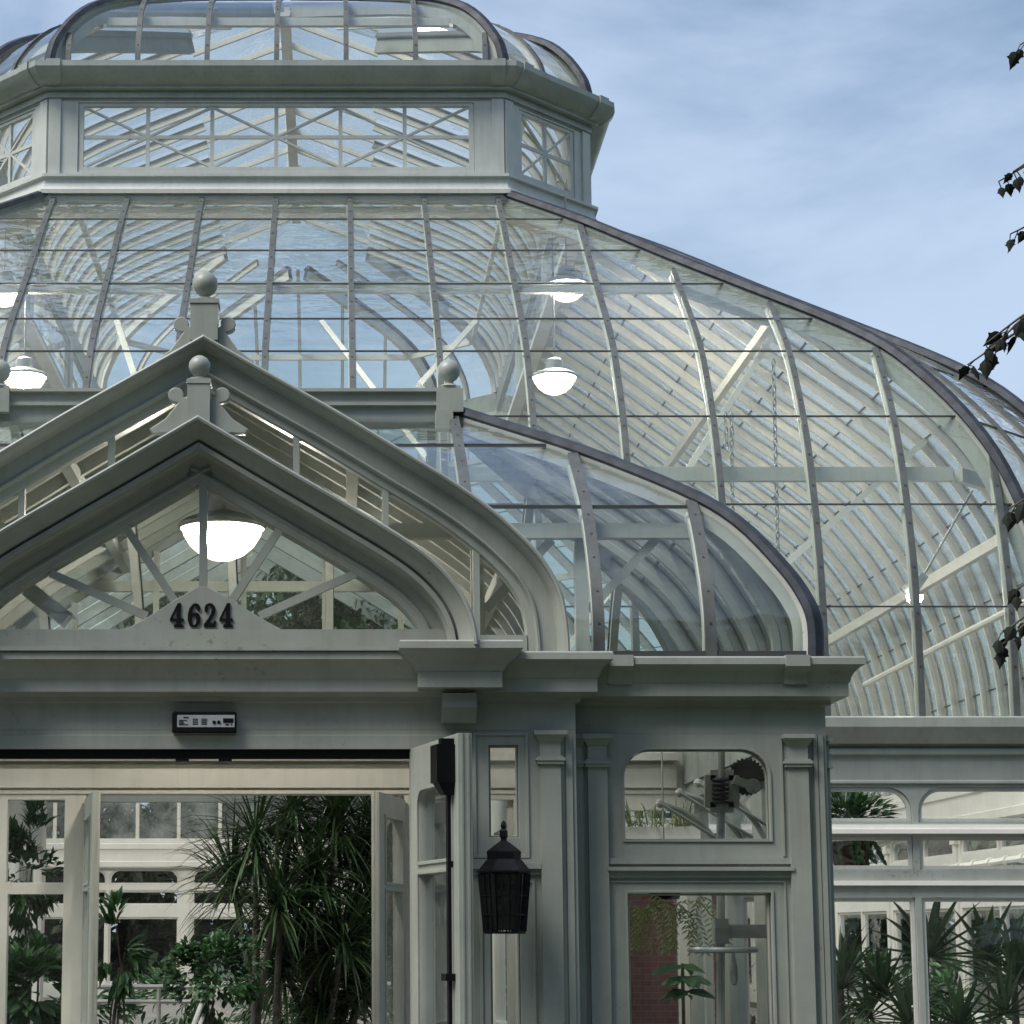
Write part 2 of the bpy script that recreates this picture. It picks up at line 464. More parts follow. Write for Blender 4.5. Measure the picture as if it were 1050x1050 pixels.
def curved_roof(parent, hx0, hy0, c, lev, spacing, gmat, sgmat, rows, hipmat, sec=SEC, slope_name='glass_slope', rib_name='rafter', rivets=True, purlins=(), grow=0., side=.75):
    zs = [p.y for p in lev]; T = lev[-1].x
    faces = rib_faces(hx0, hy0, c, grow, T)
    def t_at(z):
        for a, b in zip(lev, lev[1:]):
            if a.y <= z <= b.y: return a.x + (b.x - a.x) * (z - a.y) / max(1e-6, b.y - a.y)
        return T
    for nx, ny, lat, cen, half in faces:
        front = ny == -1
        mb = MB(); prev = None
        for p in lev:
            cc = cen(p.x); h = half(p.x)
            m = 1 if (nx and ny) else 8
            row = [mb.bm.verts.new(cc + lat * h * (2*k/m - 1) + Vector((0, 0, p.y))) for k in range(m + 1)]
            if prev:
                for k in range(m): mb.face([prev[k], prev[k+1], row[k+1], row[k]])
            prev = row
        slope = mb.build(slope_name, sgmat if (not front and not (nx and ny)) else gmat, parent, 180, False)
        # ribs
        h0 = half(0)
        if nx and ny: lats = [0.0] if not grow else [-.40, .40]
        else:
            sp_i = spacing if ny else spacing * side
            k = int(h0 / sp_i); lats = [sp_i * i for i in range(-k, k + 1) if abs(sp_i*i) < h0 - .12]
        for s in lats:
            path = []
            for p in lev:
                if abs(s) > half(p.x): break
                path.append(cen(p.x) + lat * s + Vector((0, 0, p.y)))
            if len(path) < 3: continue
            rb = MB(); sweep_rib(rb, path, lat, FSEC if front and not nx and sec is SEC else (THIN if nx and not ny and sec is SEC else sec), MIS)
            if rivets and front:
                L = 0
                for a, b in zip(path, path[1:]):
                    L += (b - a).length
                    if L > .33:
                        L = 0; t = (b - a).normalized(); n = lat.cross(t).normalized(); q = b + n * .035
                        rb.rings([[q + (lat * math.cos(j*math.pi/3) + t * math.sin(j*math.pi/3)) * .014 + n * hh for j in range(6)] for hh in (-.004, .006)], True, 2)
            rb.build(rib_name, [ZINC, PAINT_P if front and not nx else CREAM, RIVET], slope, 25)
        # glazing laps
        for z in rows:
            t = t_at(z); h = half(t)
            if h < .2: continue
            cc = cen(t) + Vector((0, 0, z)); d = lat * h
            MB().bar(cc - d, cc + d, .03, .016, (0, 0, 1)).build('lap_bar', LAP, slope, 0)
        for z, w, hgt, ins in purlins:
            t = t_at(z) + ins; h = half(t) - .05
            if h < .2: continue
            cc = cen(t) + Vector((0, 0, z - .05)); d = lat * h
            MB().bar(cc - d, cc + d, w, hgt, (0, 0, 1)).build('purlin', CREAM if not front else PAINT_P, slope, 0)
    # hips between neighbouring faces
    corners = [(sx, sy, k) for sx in (1, -1) for sy in (-1, 1) for k in (0, 1)]
    for sx, sy, k in corners:
        path = []
        for p in lev:
            g = grow * (T - p.x); hx, hy = hx0 - p.x + g, hy0 - p.x
            x, y = (hx - c - g, hy) if k == 0 else (hx, hy - c - g)
            if x < 0 or y < 0: break
            path.append(Vector((AX + sx*x, CY + sy*y, p.y)))
        nl = Vector((-sy, sx, 0)) if (sx*sy) else None
        lat = Vector((-sy, sx, 0)).normalized()
        rb = MB(); sweep_rib(rb, path, lat, HIPSEC, HIPMIS); rb.build('hip_rib', [hipmat, PAINT if sy < 0 else CREAM], parent, 40)
    return t_at

GROW = .09
rows_main = []
for v_ in (622, 517, 427, 360, 327, 291, 257, 225):
    best = min(((abs(at(640, v_, CY - HYD - TMAX + a.x + (b.x-a.x)*k/20).z - (a.y + (b.y-a.y)*k/20)), a.y + (b.y-a.y)*k/20) for a, b in zip(LEV, LEV[1:]) for k in range(20)))
    rows_main.append(best[1])
t_at = curved_roof(house, HXD + TMAX, HYD + TMAX, CH, LEV, 1.035, GL_MAIN, GL_SIDE, rows_main, LEAD,
                   purlins=[(6.85, .10, .16, .35), (9.9, .10, .14, .35)], grow=GROW)

def octa(hx, hy, c):
    """plan outline, counter-clockwise seen from above starting at the left end of the front"""
    return [(AX-hx+c, CY-hy), (AX+hx-c, CY-hy), (AX+hx, CY-hy+c), (AX+hx, CY+hy-c), (AX+hx-c, CY+hy), (AX-hx+c, CY+hy), (AX-hx, CY+hy-c), (AX-hx, CY-hy+c)]
DRUM = octa(HXD, HYD, CH)
# ---- lantern storey
sweep_plan('lantern_base', DRUM, [(-.10,11.72),(.10,11.72),(.10,11.80),(.16,11.80),(.16,11.86),(.10,11.90),(.07,11.98),(.07,12.04),(.12,12.06),(.12,12.10),(.02,12.13),(-.10,12.13)], PAINT_P, house, True)
sweep_plan('lantern_cornice', DRUM, [(-.10,13.22),(.02,13.22),(.02,13.24),(.05,13.24),(.05,13.34),(.14,13.34),(.14,13.38),(.20,13.40),(.26,13.44),(.33,13.52),(.37,13.58),(.37,13.66),(.05,13.68),(-.10,13.66)], PAINT, house, True)
# gutter joints on the cornice
for i in range(8):
    a, b = Vector((*DRUM[i], 0)), Vector((*DRUM[(i+1) % 8], 0)); d = (b - a).normalized(); n = Vector((d.y, -d.x, 0))
    for pos in (a + d * .10, b - d * .10):
        mb = MB()
        M = Matrix((d, n, Vector((0, 0, 1)))).transposed().to_4x4(); M.translation = pos
        mb.rings([[M @ Vector((x, q[0], q[1])) for q in ((.16,13.375),(.22,13.385),(.28,13.43),(.36,13.515),(.395,13.57),(.395,13.675),(.16,13.675))] for x in (-.10, .10)])
        mb.build('gutter_joint', PAINT, house, 30)
for i in range(8):
    a, b = Vector((*DRUM[i], 0)), Vector((*DRUM[(i+1) % 8], 0)); Lf = (b - a).length
    d = (b - a).normalized(); M = frame(a, d)
    z0, z1, wz0, wz1 = 12.12, 13.23, 12.245, 13.135
    post = .42 if Lf > 3 else .33
    nb = 1
    if Lf > 8: nb = 3
    spans = []
    Lw = (Lf - post * (nb + 1)) / nb
    for k in range(nb): spans.append((post + k * (Lw + post), post + k * (Lw + post) + Lw))
    outline = rect(.01, z0, Lf - .01, z1)
    holes = [rect(s0 + .0, wz0 - .08, s1 - .0, wz1 + .052) for s0, s1 in spans]
    plate('lantern_wall', outline, holes, .14, M, PAINT_P, house)
    # corner boards
    for s in (0, Lf):
        w = .17
        x0 = s + .004 if s == 0 else s - w - .004
        MB().box((x0, z0 - .005, 0), (x0 + w, z1 + .0, .03), 0, M).build('corner_board', PAINT_P, house, 0)
    if i in (3, 5) : pass
    for s0, s1 in spans:
        nc = max(2, round((s1 - s0) / .93)); nc += nc % 2
        fr = plate('lantern_window', rect(s0 + .004, wz0 - .076, s1 - .004, wz1 + .048), [rect(s0 + .075, wz0, s1 - .075, wz1)], .07, M @ Matrix.Translation((0, 0, -.02)), PAINT_P, house)
        a0, a1 = s0 + .075, s1 - .075; cw = (a1 - a0) / nc
        mt = MB()
        for k in range(1, nc): mt.box((a0 + k*cw - .027, wz0 - .01, -.075), (a0 + k*cw + .027, wz1 + .01, -.035), 0, M)
        zm = (wz0 + wz1) / 2
        mt.box((a0 - .01, zm - .024, -.072), (a1 + .01, zm + .024, -.038), 0, M)
        for k in range(0, nc, 2):
            for za, zb in ((wz0, wz1), (wz1, wz0)):
                mt.bar(M @ Vector((a0 + k*cw, za, -.055 if za < zb else -.0548)), M @ Vector((a0 + (k+2)*cw, zb, -.055 if za < zb else -.0548)), .03, .044 if za < zb else .041, M.to_3x3() @ Vector((0, 0, 1)))
        mt.build('muntin', PAINT_P, fr, 0)
        pm = MB(); pm.poly([M @ Vector(p) for p in ((a0, wz0, -.08), (a1, wz0, -.08), (a1, wz1, -.08), (a0, wz1, -.08))])
        pm.build('pane', GL_WIN, fr, 0)
# ---- lantern roof
lp = [(0, 13.66), (.03, 13.9), (.10, 14.15), (.32, 14.55), (.62, 14.88), (1.2, 15.25), (2.2, 15.68), (3.0, 16.0)]
LEV2 = catmull(lp, 3)
curved_roof(house, HXD - .02, HYD - .02, CH, LEV2, .985, GL_TOP, GL_TOP, [], LEAD, slope_name='lantern_glass', rib_name='rafter', side=.9, sec=[(a if b > -.03 else a*.62, b if b > -.05 else b*.55) for a, b in SEC], purlins=[(14.72, .08, .12, .2)])
# ridge flat of the lantern
hx, hy = HXD - .02 - 3.0, HYD - .02 - 3.0
mb = MB(); top = octa(hx, hy, CH)
apex = [(AX, CY - hy + 1.6, 16.6), (AX, CY + hy - 1.6, 16.6)]
vs = [mb.bm.verts.new((*p, 16.0)) for p in top]; r0, r1 = [mb.bm.verts.new(p) for p in apex]
for f in ((0,1,'a'),(1,2,'a'),(2,3,'ab'),(3,4,'b'),(4,5,'b'),(5,6,'b'),(6,7,'ba'),(7,0,'a')):
    q = [vs[f[0]], vs[f[1]]]
    q += {'a':[r0],'b':[r1],'ab':[r1,r0],'ba':[r0,r1]}[f[2]]
    mb.face(q)
mb.build('lantern_crown', GL_TOP, house, 0, False)
rb = MB().bar(apex[0], apex[1], .18, .14)
rb.build('ridge_cap', CREAM, house, 0)
n = int(2 * (hy - CH) / .985)
for k in range(-n//2, n//2 + 1):
    y = CY + k * .985
    for sx in (-1, 1):
        MB().bar((AX + sx*hx, y, 16.0), (AX, y, 16.6), .055, .10).build('crown_rafter', CREAM, house, 0)
# lantern ring beam and ties seen through the glass
sweep_plan('ring_beam', octa(HXD + .0, HYD + .0, CH), [(-.34,11.60),(-.12,11.60),(-.12,11.70),(-.34,11.70)], CREAM, house, True)

# ---- walls below the roof
CE = CH + GROW*TMAX
EAVE = octa(HXD + TMAX + GROW*TMAX, HYD + TMAX, CE)
gut = [(-.20,3.60),(.02,3.60),(.02,3.62),(.10,3.63),(.15,3.68),(.18,3.76),(.22,3.80),(.22,3.90),(.16,3.92),(-.02,3.93),(-.20,3.93)]
sweep_plan('eaves_gutter', EAVE, gut, PAINT, house, True)
sweep_plan('frieze', EAVE, [(-.20,3.20),(.03,3.20),(.03,3.22),(.01,3.24),(.01,3.50),(.06,3.52),(.06,3.57),(.02,3.595),(-.20,3.595)], PAINT, house, True)
BW = 2.06
def wall(i, mat_out, divs=None, door=None):
    a, b = Vector((*EAVE[i], 0)), Vector((*EAVE[(i+1) % 8], 0)); d = (b - a).normalized(); Lf = (b - a).length; M = frame(a, d)
    if divs is None:
        n = max(1, round(Lf / BW)); w = Lf / n
        divs = [(k*w, 1 if k % 2 == 0 or k == n else 0) for k in range(n + 1)]
    holes, specs = [], []
    for (s0, p0), (s1, p1) in zip(divs, divs[1:]):
        l = s0 + (.17 if p0 else .035); r = s1 - (.17 if p1 else .035)
        if door and s0 >= door[0] - .01 and s1 <= door[1] + .01:
            holes.append(rect(s0 + .17, .02, s1 - .17, 3.0)); continue
        for z0, z1, rad in ((.35, 1.97, 0), (2.27, 2.63, 0), (2.78, 3.16, .26)):
            h = rrect(l, z0, r, z1, rad) if rad else rect(l, z0, r, z1)
            holes.append(h); specs.append((l, z0, r, z1, rad))
    wl = plate('wall', rect(0.0, 0, Lf, 3.198), holes, .12, M, mat_out, house)
    led = MB()
    if door:
        for sa, sb in ((.02, door[0]+.1),(door[1]-.1, Lf-.02)):
            led = MB()
            for z0, z1, d_ in ((2.655,2.70,.10),(2.70,2.755,.05),(2.10,2.15,.05)): led.box((sa, z0, 0), (sb, z1, d_), 0, M)
            led.build('ledge', WHITE, house, 0)
    else: led.box((.02, 2.655, 0), (Lf - .02, 2.70, .10), 0, M); led.box((.02, 2.70, 0), (Lf - .02, 2.755, .05), 0, M)
    if not door: led.box((.02, 2.10, 0), (Lf - .02, 2.15, .05), 0, M); led.box((.02, 2.02, 0), (Lf - .02, 2.05, .025), 0, M)
    if not door: led.build('ledge', mat_out if mat_out is WHITE else PAINT_P, house, 0)
    for s, p in divs:
        if not p: continue
        s = min(Lf - .125, max(.125, s)); pan = MB()
        pan.box((s - .09, .3, 0), (s + .09, 3.10, .03), 0, M); pan.box((s - .12, 2.98, 0), (s + .12, 3.08, .05), 0, M)
        if mat_out is not WHITE:
            pan.box((s - .09, .3, -.15), (s + .09, 3.10, -.12), 0, M)
        else:
            pan.box((s - .09, .3, -.16), (s + .09, 3.10, -.12), 0, M); pan.box((s - .13, 2.95, -.19), (s + .13, 3.08, -.12), 0, M)
        pan.build('pilaster', mat_out, house, 0)
    for (l, z0, r, z1, rad) in specs:
        m = .045
        out = rrect(l + .003, z0 + .003, r - .003, z1 - .003, rad, ) if rad else rect(l + .003, z0 + .003, r - .003, z1 - .003)
        inn = rrect(l + m, z0 + m, r - m, z1 - m, rad - m) if rad else rect(l + m, z0 + m, r - m, z1 - m)
        fr = plate('window', out, [inn], .05, M @ Matrix.Translation((0, 0, -.03)), mat_out if mat_out is WHITE else PAINT_P, house)
        pm = MB(); pm.poly([M @ Vector(p) for p in ((l+m, z0+m, -.06), (r-m, z0+m, -.06), (r-m, z1-m, -.06), (l+m, z1-m, -.06))])
        pm.build('pane', GL_WIN, fr, 0)
    return wl
Hf = HXD + TMAX - CH
wall(0, PAINT, [(0, 1), (Hf-7.13, 0), (Hf-5.07, 1), (Hf-2.6, 1), (Hf+2.6, 1), (Hf+5.07, 1), (Hf+7.13, 0), (2*Hf, 1)], (Hf-2.61, Hf+2.61))
for i in (1, 2, 3, 4, 5, 6, 7): wall(i, WHITE)
# inner white lining rails on the far walls
sweep_plan('inner_rail', octa(HXD + TMAX + GROW*TMAX - .2, HYD + TMAX - .2, CE), [(-.06,3.18),(.0,3.18),(.0,3.92),(-.06,3.92),(-.06,3.80),(-.10,3.78),(-.10,3.66),(-.06,3.64),(-.06,3.36),(-.10,3.34),(-.10,3.22)], WHITE, house, True)

# ================================================================== ENTRANCE PORCH
porch = thing('entrance_porch', (AX, 15.6, 0), 'sage painted Victorian glass entrance porch with double gable, open doors and the number 4624', 'porch')
YP, YW = 13.2, 13.45
XS, XW = 2.324, 3.924
YB = 18.2
ox = lambda u, v, y: at(u, v, y).x - AX
oz = lambda v, y: at(300, v, y).z
def mir(loop, s): return [(AX + s * a, b) for a, b in loop]

# ---- entablature: one moulded run round the plan
zc = 3.28
ENT = [(-.14,2.835),(.0,2.835),(.0,3.0),(.03,3.01),(.03,3.035),(.20,3.045),(.20,3.125),(.215,3.135),(.225,3.16),(.25,3.19),(.29,3.215),(.33,3.23),(.345,3.235),(.345,3.275),(.335,3.285),(-.14,3.30)]
plan = [(-XW,YB),(-XW,YW),(-XS,YW),(-XS,YP),(XS,YP),(XS,YW),(XW,YW),(XW,YB)]
ENT = [(d*.62 if d > .04 else d, z + (.014 if d > .04 else 0)) for d, z in ENT]
ENT[-1] = (-.14, 3.314)
sweep_plan('entablature', [(AX+a, b) for a, b in plan], ENT, PAINT, porch)
# flat lead cover of the cornice
MB().box((AX-XW-.30, YW-.28, 3.30), (AX+XW+.30, YB, 3.325)).build('cornice_cover', PAINT, porch, 0) if False else None
# architrave over the doors
sweep_plan('architrave', [(AX-1.60, YP), (AX+1.60, YP)], [(-.14,2.717),(.012,2.717),(.012,2.80),(.004,2.805),(.004,2.833),(-.14,2.833)], PAINT, porch)
MB().box((AX-1.30, YP+.02, 2.66), (AX+1.30, YP+.10, 2.7165)).build('lintel_strip', BLACK, porch, 0)  # black strip along the underside of the lintel
tb = MB()
for u in (187, 231): 
    p = at(u, 772, YP+.05); tb.box((p.x-.04, YP+.02, 2.645), (p.x+.04, YP+.08, 2.6595))
tb.build('lintel_hook', BLACK, porch, 0)

def pilaster(u0, u1, y, s, z_bot=0, z_top=2.834, name='pilaster', clip=None, pr=.045):
    a, b = ox(u0, 800, y), ox(u1, 800, y)
    c, w = (a + b) / 2, (b - a) / 2
    mb = MB(); X = AX + s * c
    def bx(hw, d, z0, z1): mb.box((X-hw, y-d, z0), (X+hw, y+.0005, z1))
    bx(w*.62, pr, z_bot, 2.622)
    bx(w*.80, pr+.018, 2.622, 2.642); bx(w*.88, pr+.026, 2.642, 2.660); bx(w*.76, pr+.012, 2.660, 2.672)
    bx(w*.62, pr, 2.672, 2.752)
    # flared capital
    for (h0, d0, z0), (h1, d1, z1) in zip([(.62,0,2.752),(.70,.012,2.765),(.86,.03,2.79),(.98,.045,2.80)], [(.70,.012,2.765),(.86,.03,2.79),(.98,.045,2.80),(1.0,.045,2.826)]):
        mb.rings([[Vector((X+sx*w*h, y-dd, z)) for sx, dd in ((-1,0),(-1,pr+d),(1,pr+d),(1,0))] for h, d, z in ((h0,d0,z0),(h1,d1,z1))])
    bx(w*.80, pr+.03, z_bot, .35); bx(w*.72, pr+.015, .35, .40)
    return mb.build(name, PAINT, porch, 25)

def ring_trim(loop, d0, d1, y0, y1, name, mat=PAINT, parent=porch):
    """raised bead round an opening (closed loop), d outwards"""
    n = len(loop)
    def off(d):
        o = []
        for i in range(n):
            a = (Vector(loop[i]) - Vector(loop[i-1])).normalized(); b = (Vector(loop[(i+1)%n]) - Vector(loop[i])).normalized()
            na, nb = Vector((a.y,-a.x)), Vector((b.y,-b.x)); m = (na+nb)/(1+na.dot(nb)); q = Vector(loop[i]) + m*d; o.append((q.x, q.y))
        return o
    M = FRONT(y0)
    return plate(name, off(d1), [off(d0)], y1 - y0, M, mat, parent, .002)

def window_part(loop, y, name='window', border=.03, depth=.05, bar=None, mat=PAINT):
    """sash frame set into a wall opening + its pane"""
    xs = [p[0] for p in loop]; zs = [p[1] for p in loop]
    n = len(loop)
    inn = []
    for i in range(n):
        a = (Vector(loop[i]) - Vector(loop[i-1])).normalized(); b = (Vector(loop[(i+1)%n]) - Vector(loop[i])).normalized()
        na, nb = Vector((-a.y,a.x)), Vector((-b.y,b.x)); m = (na+nb)/(1+na.dot(nb)); q = Vector(loop[i]) + m*border; inn.append((q.x, q.y))
    out = []
    for i in range(n):
        a = (Vector(loop[i]) - Vector(loop[i-1])).normalized(); b = (Vector(loop[(i+1)%n]) - Vector(loop[i])).normalized()
        na, nb = Vector((-a.y,a.x)), Vector((-b.y,b.x)); m = (na+nb)/(1+na.dot(nb)); q = Vector(loop[i]) + m*.003; out.append((q.x, q.y))
    fr = plate(name, out, [inn], depth, FRONT(y), mat, porch, .004)
    pm = MB(); pm.poly([Vector((a, y + depth*.6, b)) for a, b in inn])
    pm.build('pane', GL_WIN, fr, 0)
    return fr

def ccw(loop):
    A = sum(loop[i-1][0]*loop[i][1] - loop[i][0]*loop[i-1][1] for i in range(len(loop)))
    return loop if A > 0 else loop[::-1]

for s in (1, -1):
    # --- wall beside the doors, with its slim sidelight
    l0, l1 = ox(501.5, 800, YP), ox(531.5, 800, YP)
    up = (oz(858.5, YP), oz(764, YP)); lo = (.75, oz(915, YP))
    h1 = rect(l0, up[0], l1, up[1]); h2 = rect(l0, lo[0], l1, lo[1])
    plate('side_wall', mir(rect(1.30, 0, XS, 2.834), s), [mir(h1, s), mir(h2, s)], .13, FRONT(YP), PAINT, porch)
    for h in (h1, h2): window_part(ccw(mir(h, s)), YP + .03, 'sidelight', .012, .05)
    # panel mouldings
    x0, x1 = ox(485, 800, YP), ox(542, 800, YP)
    ring_trim(ccw(mir(rect(x0, oz(880, YP), x1, oz(751, YP)), s)), -.02, .0, YP-.012, YP, 'panel_moulding')
    ring_trim(ccw(mir(rect(x0+.03, .5, x1+.03, oz(902, YP)), s)), -.02, .0, YP-.012, YP, 'panel_moulding')
    mb = MB()
    for z0, z1, d in ((885.5, 881, .03), (891, 885.5, .045), (897, 891, .02)):
        xa, xb = sorted((AX+s*ox(482,800,YP), AX+s*ox(554,800,YP))); mb.box((xa, YP-d, oz(z0,YP)), (xb, YP+.0005, oz(z1,YP)))
    mb.build('string_moulding', PAINT, porch, 0)
    pilaster(547, 581, YP, s)
    # edge beads at the corner of the projecting part
    mb = MB()
    for u, w in ((575.5, .018), (583.5, .02)):
        c = AX + s*ox(u, 800, YP); mb.box((c-w, YP-.014, 0), (c+w, YP+.0005, 2.80))
    mb.build('corner_bead', PAINT, porch, 0)
    xa, xb = sorted((AX+s*(XS-.13), AX+s*XS))
    MB().box((xa, YP+.131, 0), (xb, YW+.12, 2.834)).build('return_wall', PAINT, porch, 0)
    # --- wing wall with arched light over a tall window
    a0, a1 = ox(640, 800, YW), ox(788.5, 800, YW)
    A = rrect(a0, oz(861, YW), a1, oz(768.5, YW), .17)
    B = rect(ox(643, 900, YW), .72, ox(790, 900, YW), oz(915.5, YW))
    plate('wing_wall', mir(rect(XS+.001, 0, XW, 2.834), s), [mir(A, s), mir(B, s)], .13, FRONT(YW), PAINT, porch)
    window_part(ccw(mir(A, s)), YW + .045, 'arched_window', .008, .05)
    window_part(ccw(mir(B, s)), YW + .035, 'window', .016, .05)
    ring_trim(ccw(mir(A, s)), .0, .014, YW-.010, YW, 'window_moulding')
    ring_trim(ccw(mir(B, s)), .0, .016, YW-.012, YW, 'window_moulding')
    ring_trim(ccw(mir(rect(ox(622,900,YW), .60, ox(805.5,900,YW), oz(903,YW)), s)), -.012, .0, YW-.010, YW, 'panel_moulding')
    # vertical stile on the right of the arched light
    mb = MB()
    c = AX + s*ox(801.5, 800, YW); mb.box((c-.006, YW-.016, oz(878, YW)), (c+.006, YW+.0005, 2.80))
    c = AX + s*ox(617.5, 800, YW); mb.box((c-.006, YW-.010, oz(878, YW)), (c+.006, YW+.0005, 2.80))
    mb.build('stile_bead', PAINT, porch, 0)
    mb = MB(); xa, xb = sorted((AX+s*ox(620.5,800,YW), AX+s*ox(810,800,YW)))
    for v0, v1, d in ((886, 880, .03), (889, 886, .008), (893, 889, .055), (900, 893, .022)):
        mb.box((xa, YW-d, oz(v0,YW)), (xb, YW+.0005, oz(v1,YW)))
    mb.build('sill_moulding', PAINT, porch, 0)
    pilaster(596, 628, YW, s); pilaster(801, 834, YW, s)
    pilaster(584.5, 600, YW, s, pr=.03)
    mb = MB()
    for u, w in ((836.5, .012), (842, .016)):
        c = AX + s*ox(u, 800, YW); mb.box((c-w, YW-.018, 0), (c+w, YW+.0005, 2.83))
    mb.build('corner_bead', PAINT, porch, 0)
    # --- side wall of the wing
    Ms = frame((AX + XW*s, YW if s > 0 else YB, 0), (0, s, 0))
    Ls = YB - YW
    holes = []
    for k in range(3):
        q0, q1 = .45 + k*1.42, .45 + k*1.42 + 1.05
        holes += [rect(q0, .75, q1, 1.95), rrect(q0, 2.15, q1, 2.70, .15)]
    sw = plate('wing_side_wall', rect(.131, 0, Ls, 2.834) if s > 0 else rect(0, 0, Ls-.131, 2.834), holes, .12, Ms, PAINT, porch)
    for h in holes:
        pm = MB(); pm.poly([Ms @ Vector((a, b, -.06)) for a, b in h]); pm.build('pane', GL_WIN, sw, 0)
    # capital edge seen on the corner
    mb = MB()
    xa, xb = sorted((AX+s*(XW-.001), AX+s*(XW+.05)))
    mb.box((xa, YW+.02, 2.622), (xb, YW+.14, 2.66)); mb.box((xa, YW+.02, 2.79), (xb, YW+.14, 2.826)); mb.box((xa, YW+.05, 0), (AX+s*(XW+.03) if s>0 else xb, YW+.11, 2.83)) if s > 0 else None
    mb.build('corner_capital', PAINT, porch, 0)
    # --- console bracket under the gable foot
    cx = AX + s*ox(472.5, 660, 12.85)
    crown = [(-.2,3.07),(.0,3.07),(.0,3.165),(.012,3.172),(.02,3.195),(.05,3.225),(.085,3.255),(.11,3.285),(.12,3.295),(.12,3.335),(.11,3.345),(-.2,3.35)]
    sweep_plan('console_bracket', [(cx-.255,YP),(cx-.255,12.93),(cx+.255,12.93),(cx+.255,YP)], crown, PAINT, porch)
    mb = MB()
    mb.box((cx-.105, 13.02, 2.955), (cx+.105, YP+.001, 3.045))
    mb.rings([[Vector((x, y, z)) for y, z in ((YP+.001,2.87),(13.10,2.87),(13.04,2.9545),(YP+.001,2.9545))] for x in (cx-.105, cx+.105)])
    mb.build('corbel', PAINT, porch, 0)
    for u in (640, 823):
        mb = MB(); c = AX + s*ox(u, 680, 13.1)
        mb.rings([[Vector((x, YW - d*.62 - .004, z + .014)) for d, z in ((.19,3.115),(.225,3.118),(.235,3.155),(.26,3.183),(.30,3.207),(.36,3.222),(.36,3.292),(.19,3.292))] for x in (c-.075, c+.075)])
        mb.build('gutter_joint', PAINT, porch, 30)

# ---- gables
def full(out): # half outline foot->apex given for the right side
    h = catmull([Vector(p) for p in out], 5)
    L_ = [Vector((-p.x, p.y)) for p in h]
    return L_ + [p for p in h[::-1]][1:]
G1h = [(1.705,3.285),(1.695,3.40),(1.663,3.522),(1.587,3.668),(1.45,3.825),(1.26,3.972),(.95,4.163),(.55,4.400),(0,4.730)]
G2h = [(2.304,3.29),(2.300,3.45),(2.262,3.70),(2.153,3.915),(1.989,4.100),(1.79,4.272),(1.56,4.436),(1.294,4.602),(.879,4.858),(.45,5.106),(0,5.368)]
def gable_outline(half):
    h = catmull([Vector(p) for p in half], 5)
    return [Vector((-p.x, p.y)) for p in h] + [Vector(p) for p in h[::-1][1:]]
G1, G2 = gable_outline(G1h), gable_outline(G2h)
def gable_mould(name, outline, prof, base):
    lines = []
    for d, y in prof:
        o = offset_line(outline, d)
        lines.append([Vector((AX + p.x, y, max(p.y, base))) for p in o])
    n = len(outline)
    rings = [[lines[k][i] for k in range(len(prof))] for i in range(n)]
    mb = MB(); mb.rings(rings, True)
    return mb.build(name, PAINT, porch, 28)
P1 = [(0,13.42),(0,12.80),(.012,12.785),(.026,12.79),(.03,12.83),(.045,12.85),(.058,12.868),(.075,12.882),(.092,12.892),(.108,12.91),(.114,12.94),(.124,12.95),(.127,12.90),(.155,12.90),(.16,12.91),(.16,12.965),(.172,12.975),(.176,13.03),(.182,13.06),(.245,13.075),(.25,13.055),(.265,13.05),(.275,13.062),(.31,13.066),(.318,13.075),(.325,13.09),(.325,13.16),(.06,13.20),(.05,13.42)]
P2 = [(0,13.9),(0,13.26),(.012,13.25),(.024,13.255),(.028,13.29),(.045,13.31),(.055,13.335),(.062,13.36),(.068,13.38),(.17,13.385),(.175,13.365),(.188,13.362),(.195,13.375),(.20,13.40),(.245,13.405),(.255,13.42),(.255,13.50),(.05,13.54),(.04,13.9)]
BASE1 = 3.315
g1 = gable_mould('front_gable', G1, P1, BASE1)
g2 = gable_mould('rear_gable', G2, P2, 3.31)
# sill board of the front gable
MB().box((AX-1.66, 13.02, 3.298), (AX+1.66, 13.14, 3.437)).build('gable_sill', PAINT, porch, 0)
mb = MB(); mb.box((AX-1.66, 12.97, 3.300), (AX+1.66, 13.019, 3.325)); mb.build('gable_sill', PAINT, porch, 0)
for s in (1, -1):
    xa, xb = sorted((AX+s*1.68, AX+s*2.05))
    MB().box((xa, 13.40, 3.30), (xb, 13.50, 3.455)).build('rear_gable_sill', PAINT, porch, 0)
# panes
def gable_pane(g, outline, d, y, zb):
    o = [p for p in offset_line(outline, d) if p.y > zb]
    mb = MB()
    mb.poly([Vector((AX+o[0].x, y, zb))] + [Vector((AX+p.x, y, p.y)) for p in o] + [Vector((AX+o[-1].x, y, zb))])
    mb.build('pane', GL_WIN, g, 0)
gable_pane(g1, G1, .31, 13.115, 3.43)
gable_pane(g2, G2, .24, 13.46, 3.32)
# radiating bars of the front gable
def spoke(g, p, q, y, w=.036, d=.05):
    a, b = at(*p, y), at(*q, y)
    mb = MB(); mb.bar(a, b, d, w, (0, 1, 0)); return mb.build('muntin', PAINT, g, 0)
mid = 209 - 205.5
spoke(g1, (208.5, 492), (208.5, 640), 13.09)
for (p, q) in (((288, 541), (236, 619)), ((365, 588), (266, 632))):
    spoke(g1, p, q, 13.09)
    f = lambda u: 208.5 - (u - 208.5)
    spoke(g1, (f(p[0]), p[1]), (f(q[0]), q[1]), 13.092)
f = lambda u, v, y: (at(u, v, y).x, at(u, v, y).z)
plq = plate('number_board', [f(128,646,13.04), f(150,633.5,13.04), f(181,614,13.04), f(204,601.5,13.04), f(212,601.5,13.04), f(236,614,13.04), f(267,633.5,13.04), f(290,646,13.04)], [], .05, FRONT(13.04), PAINT, porch)
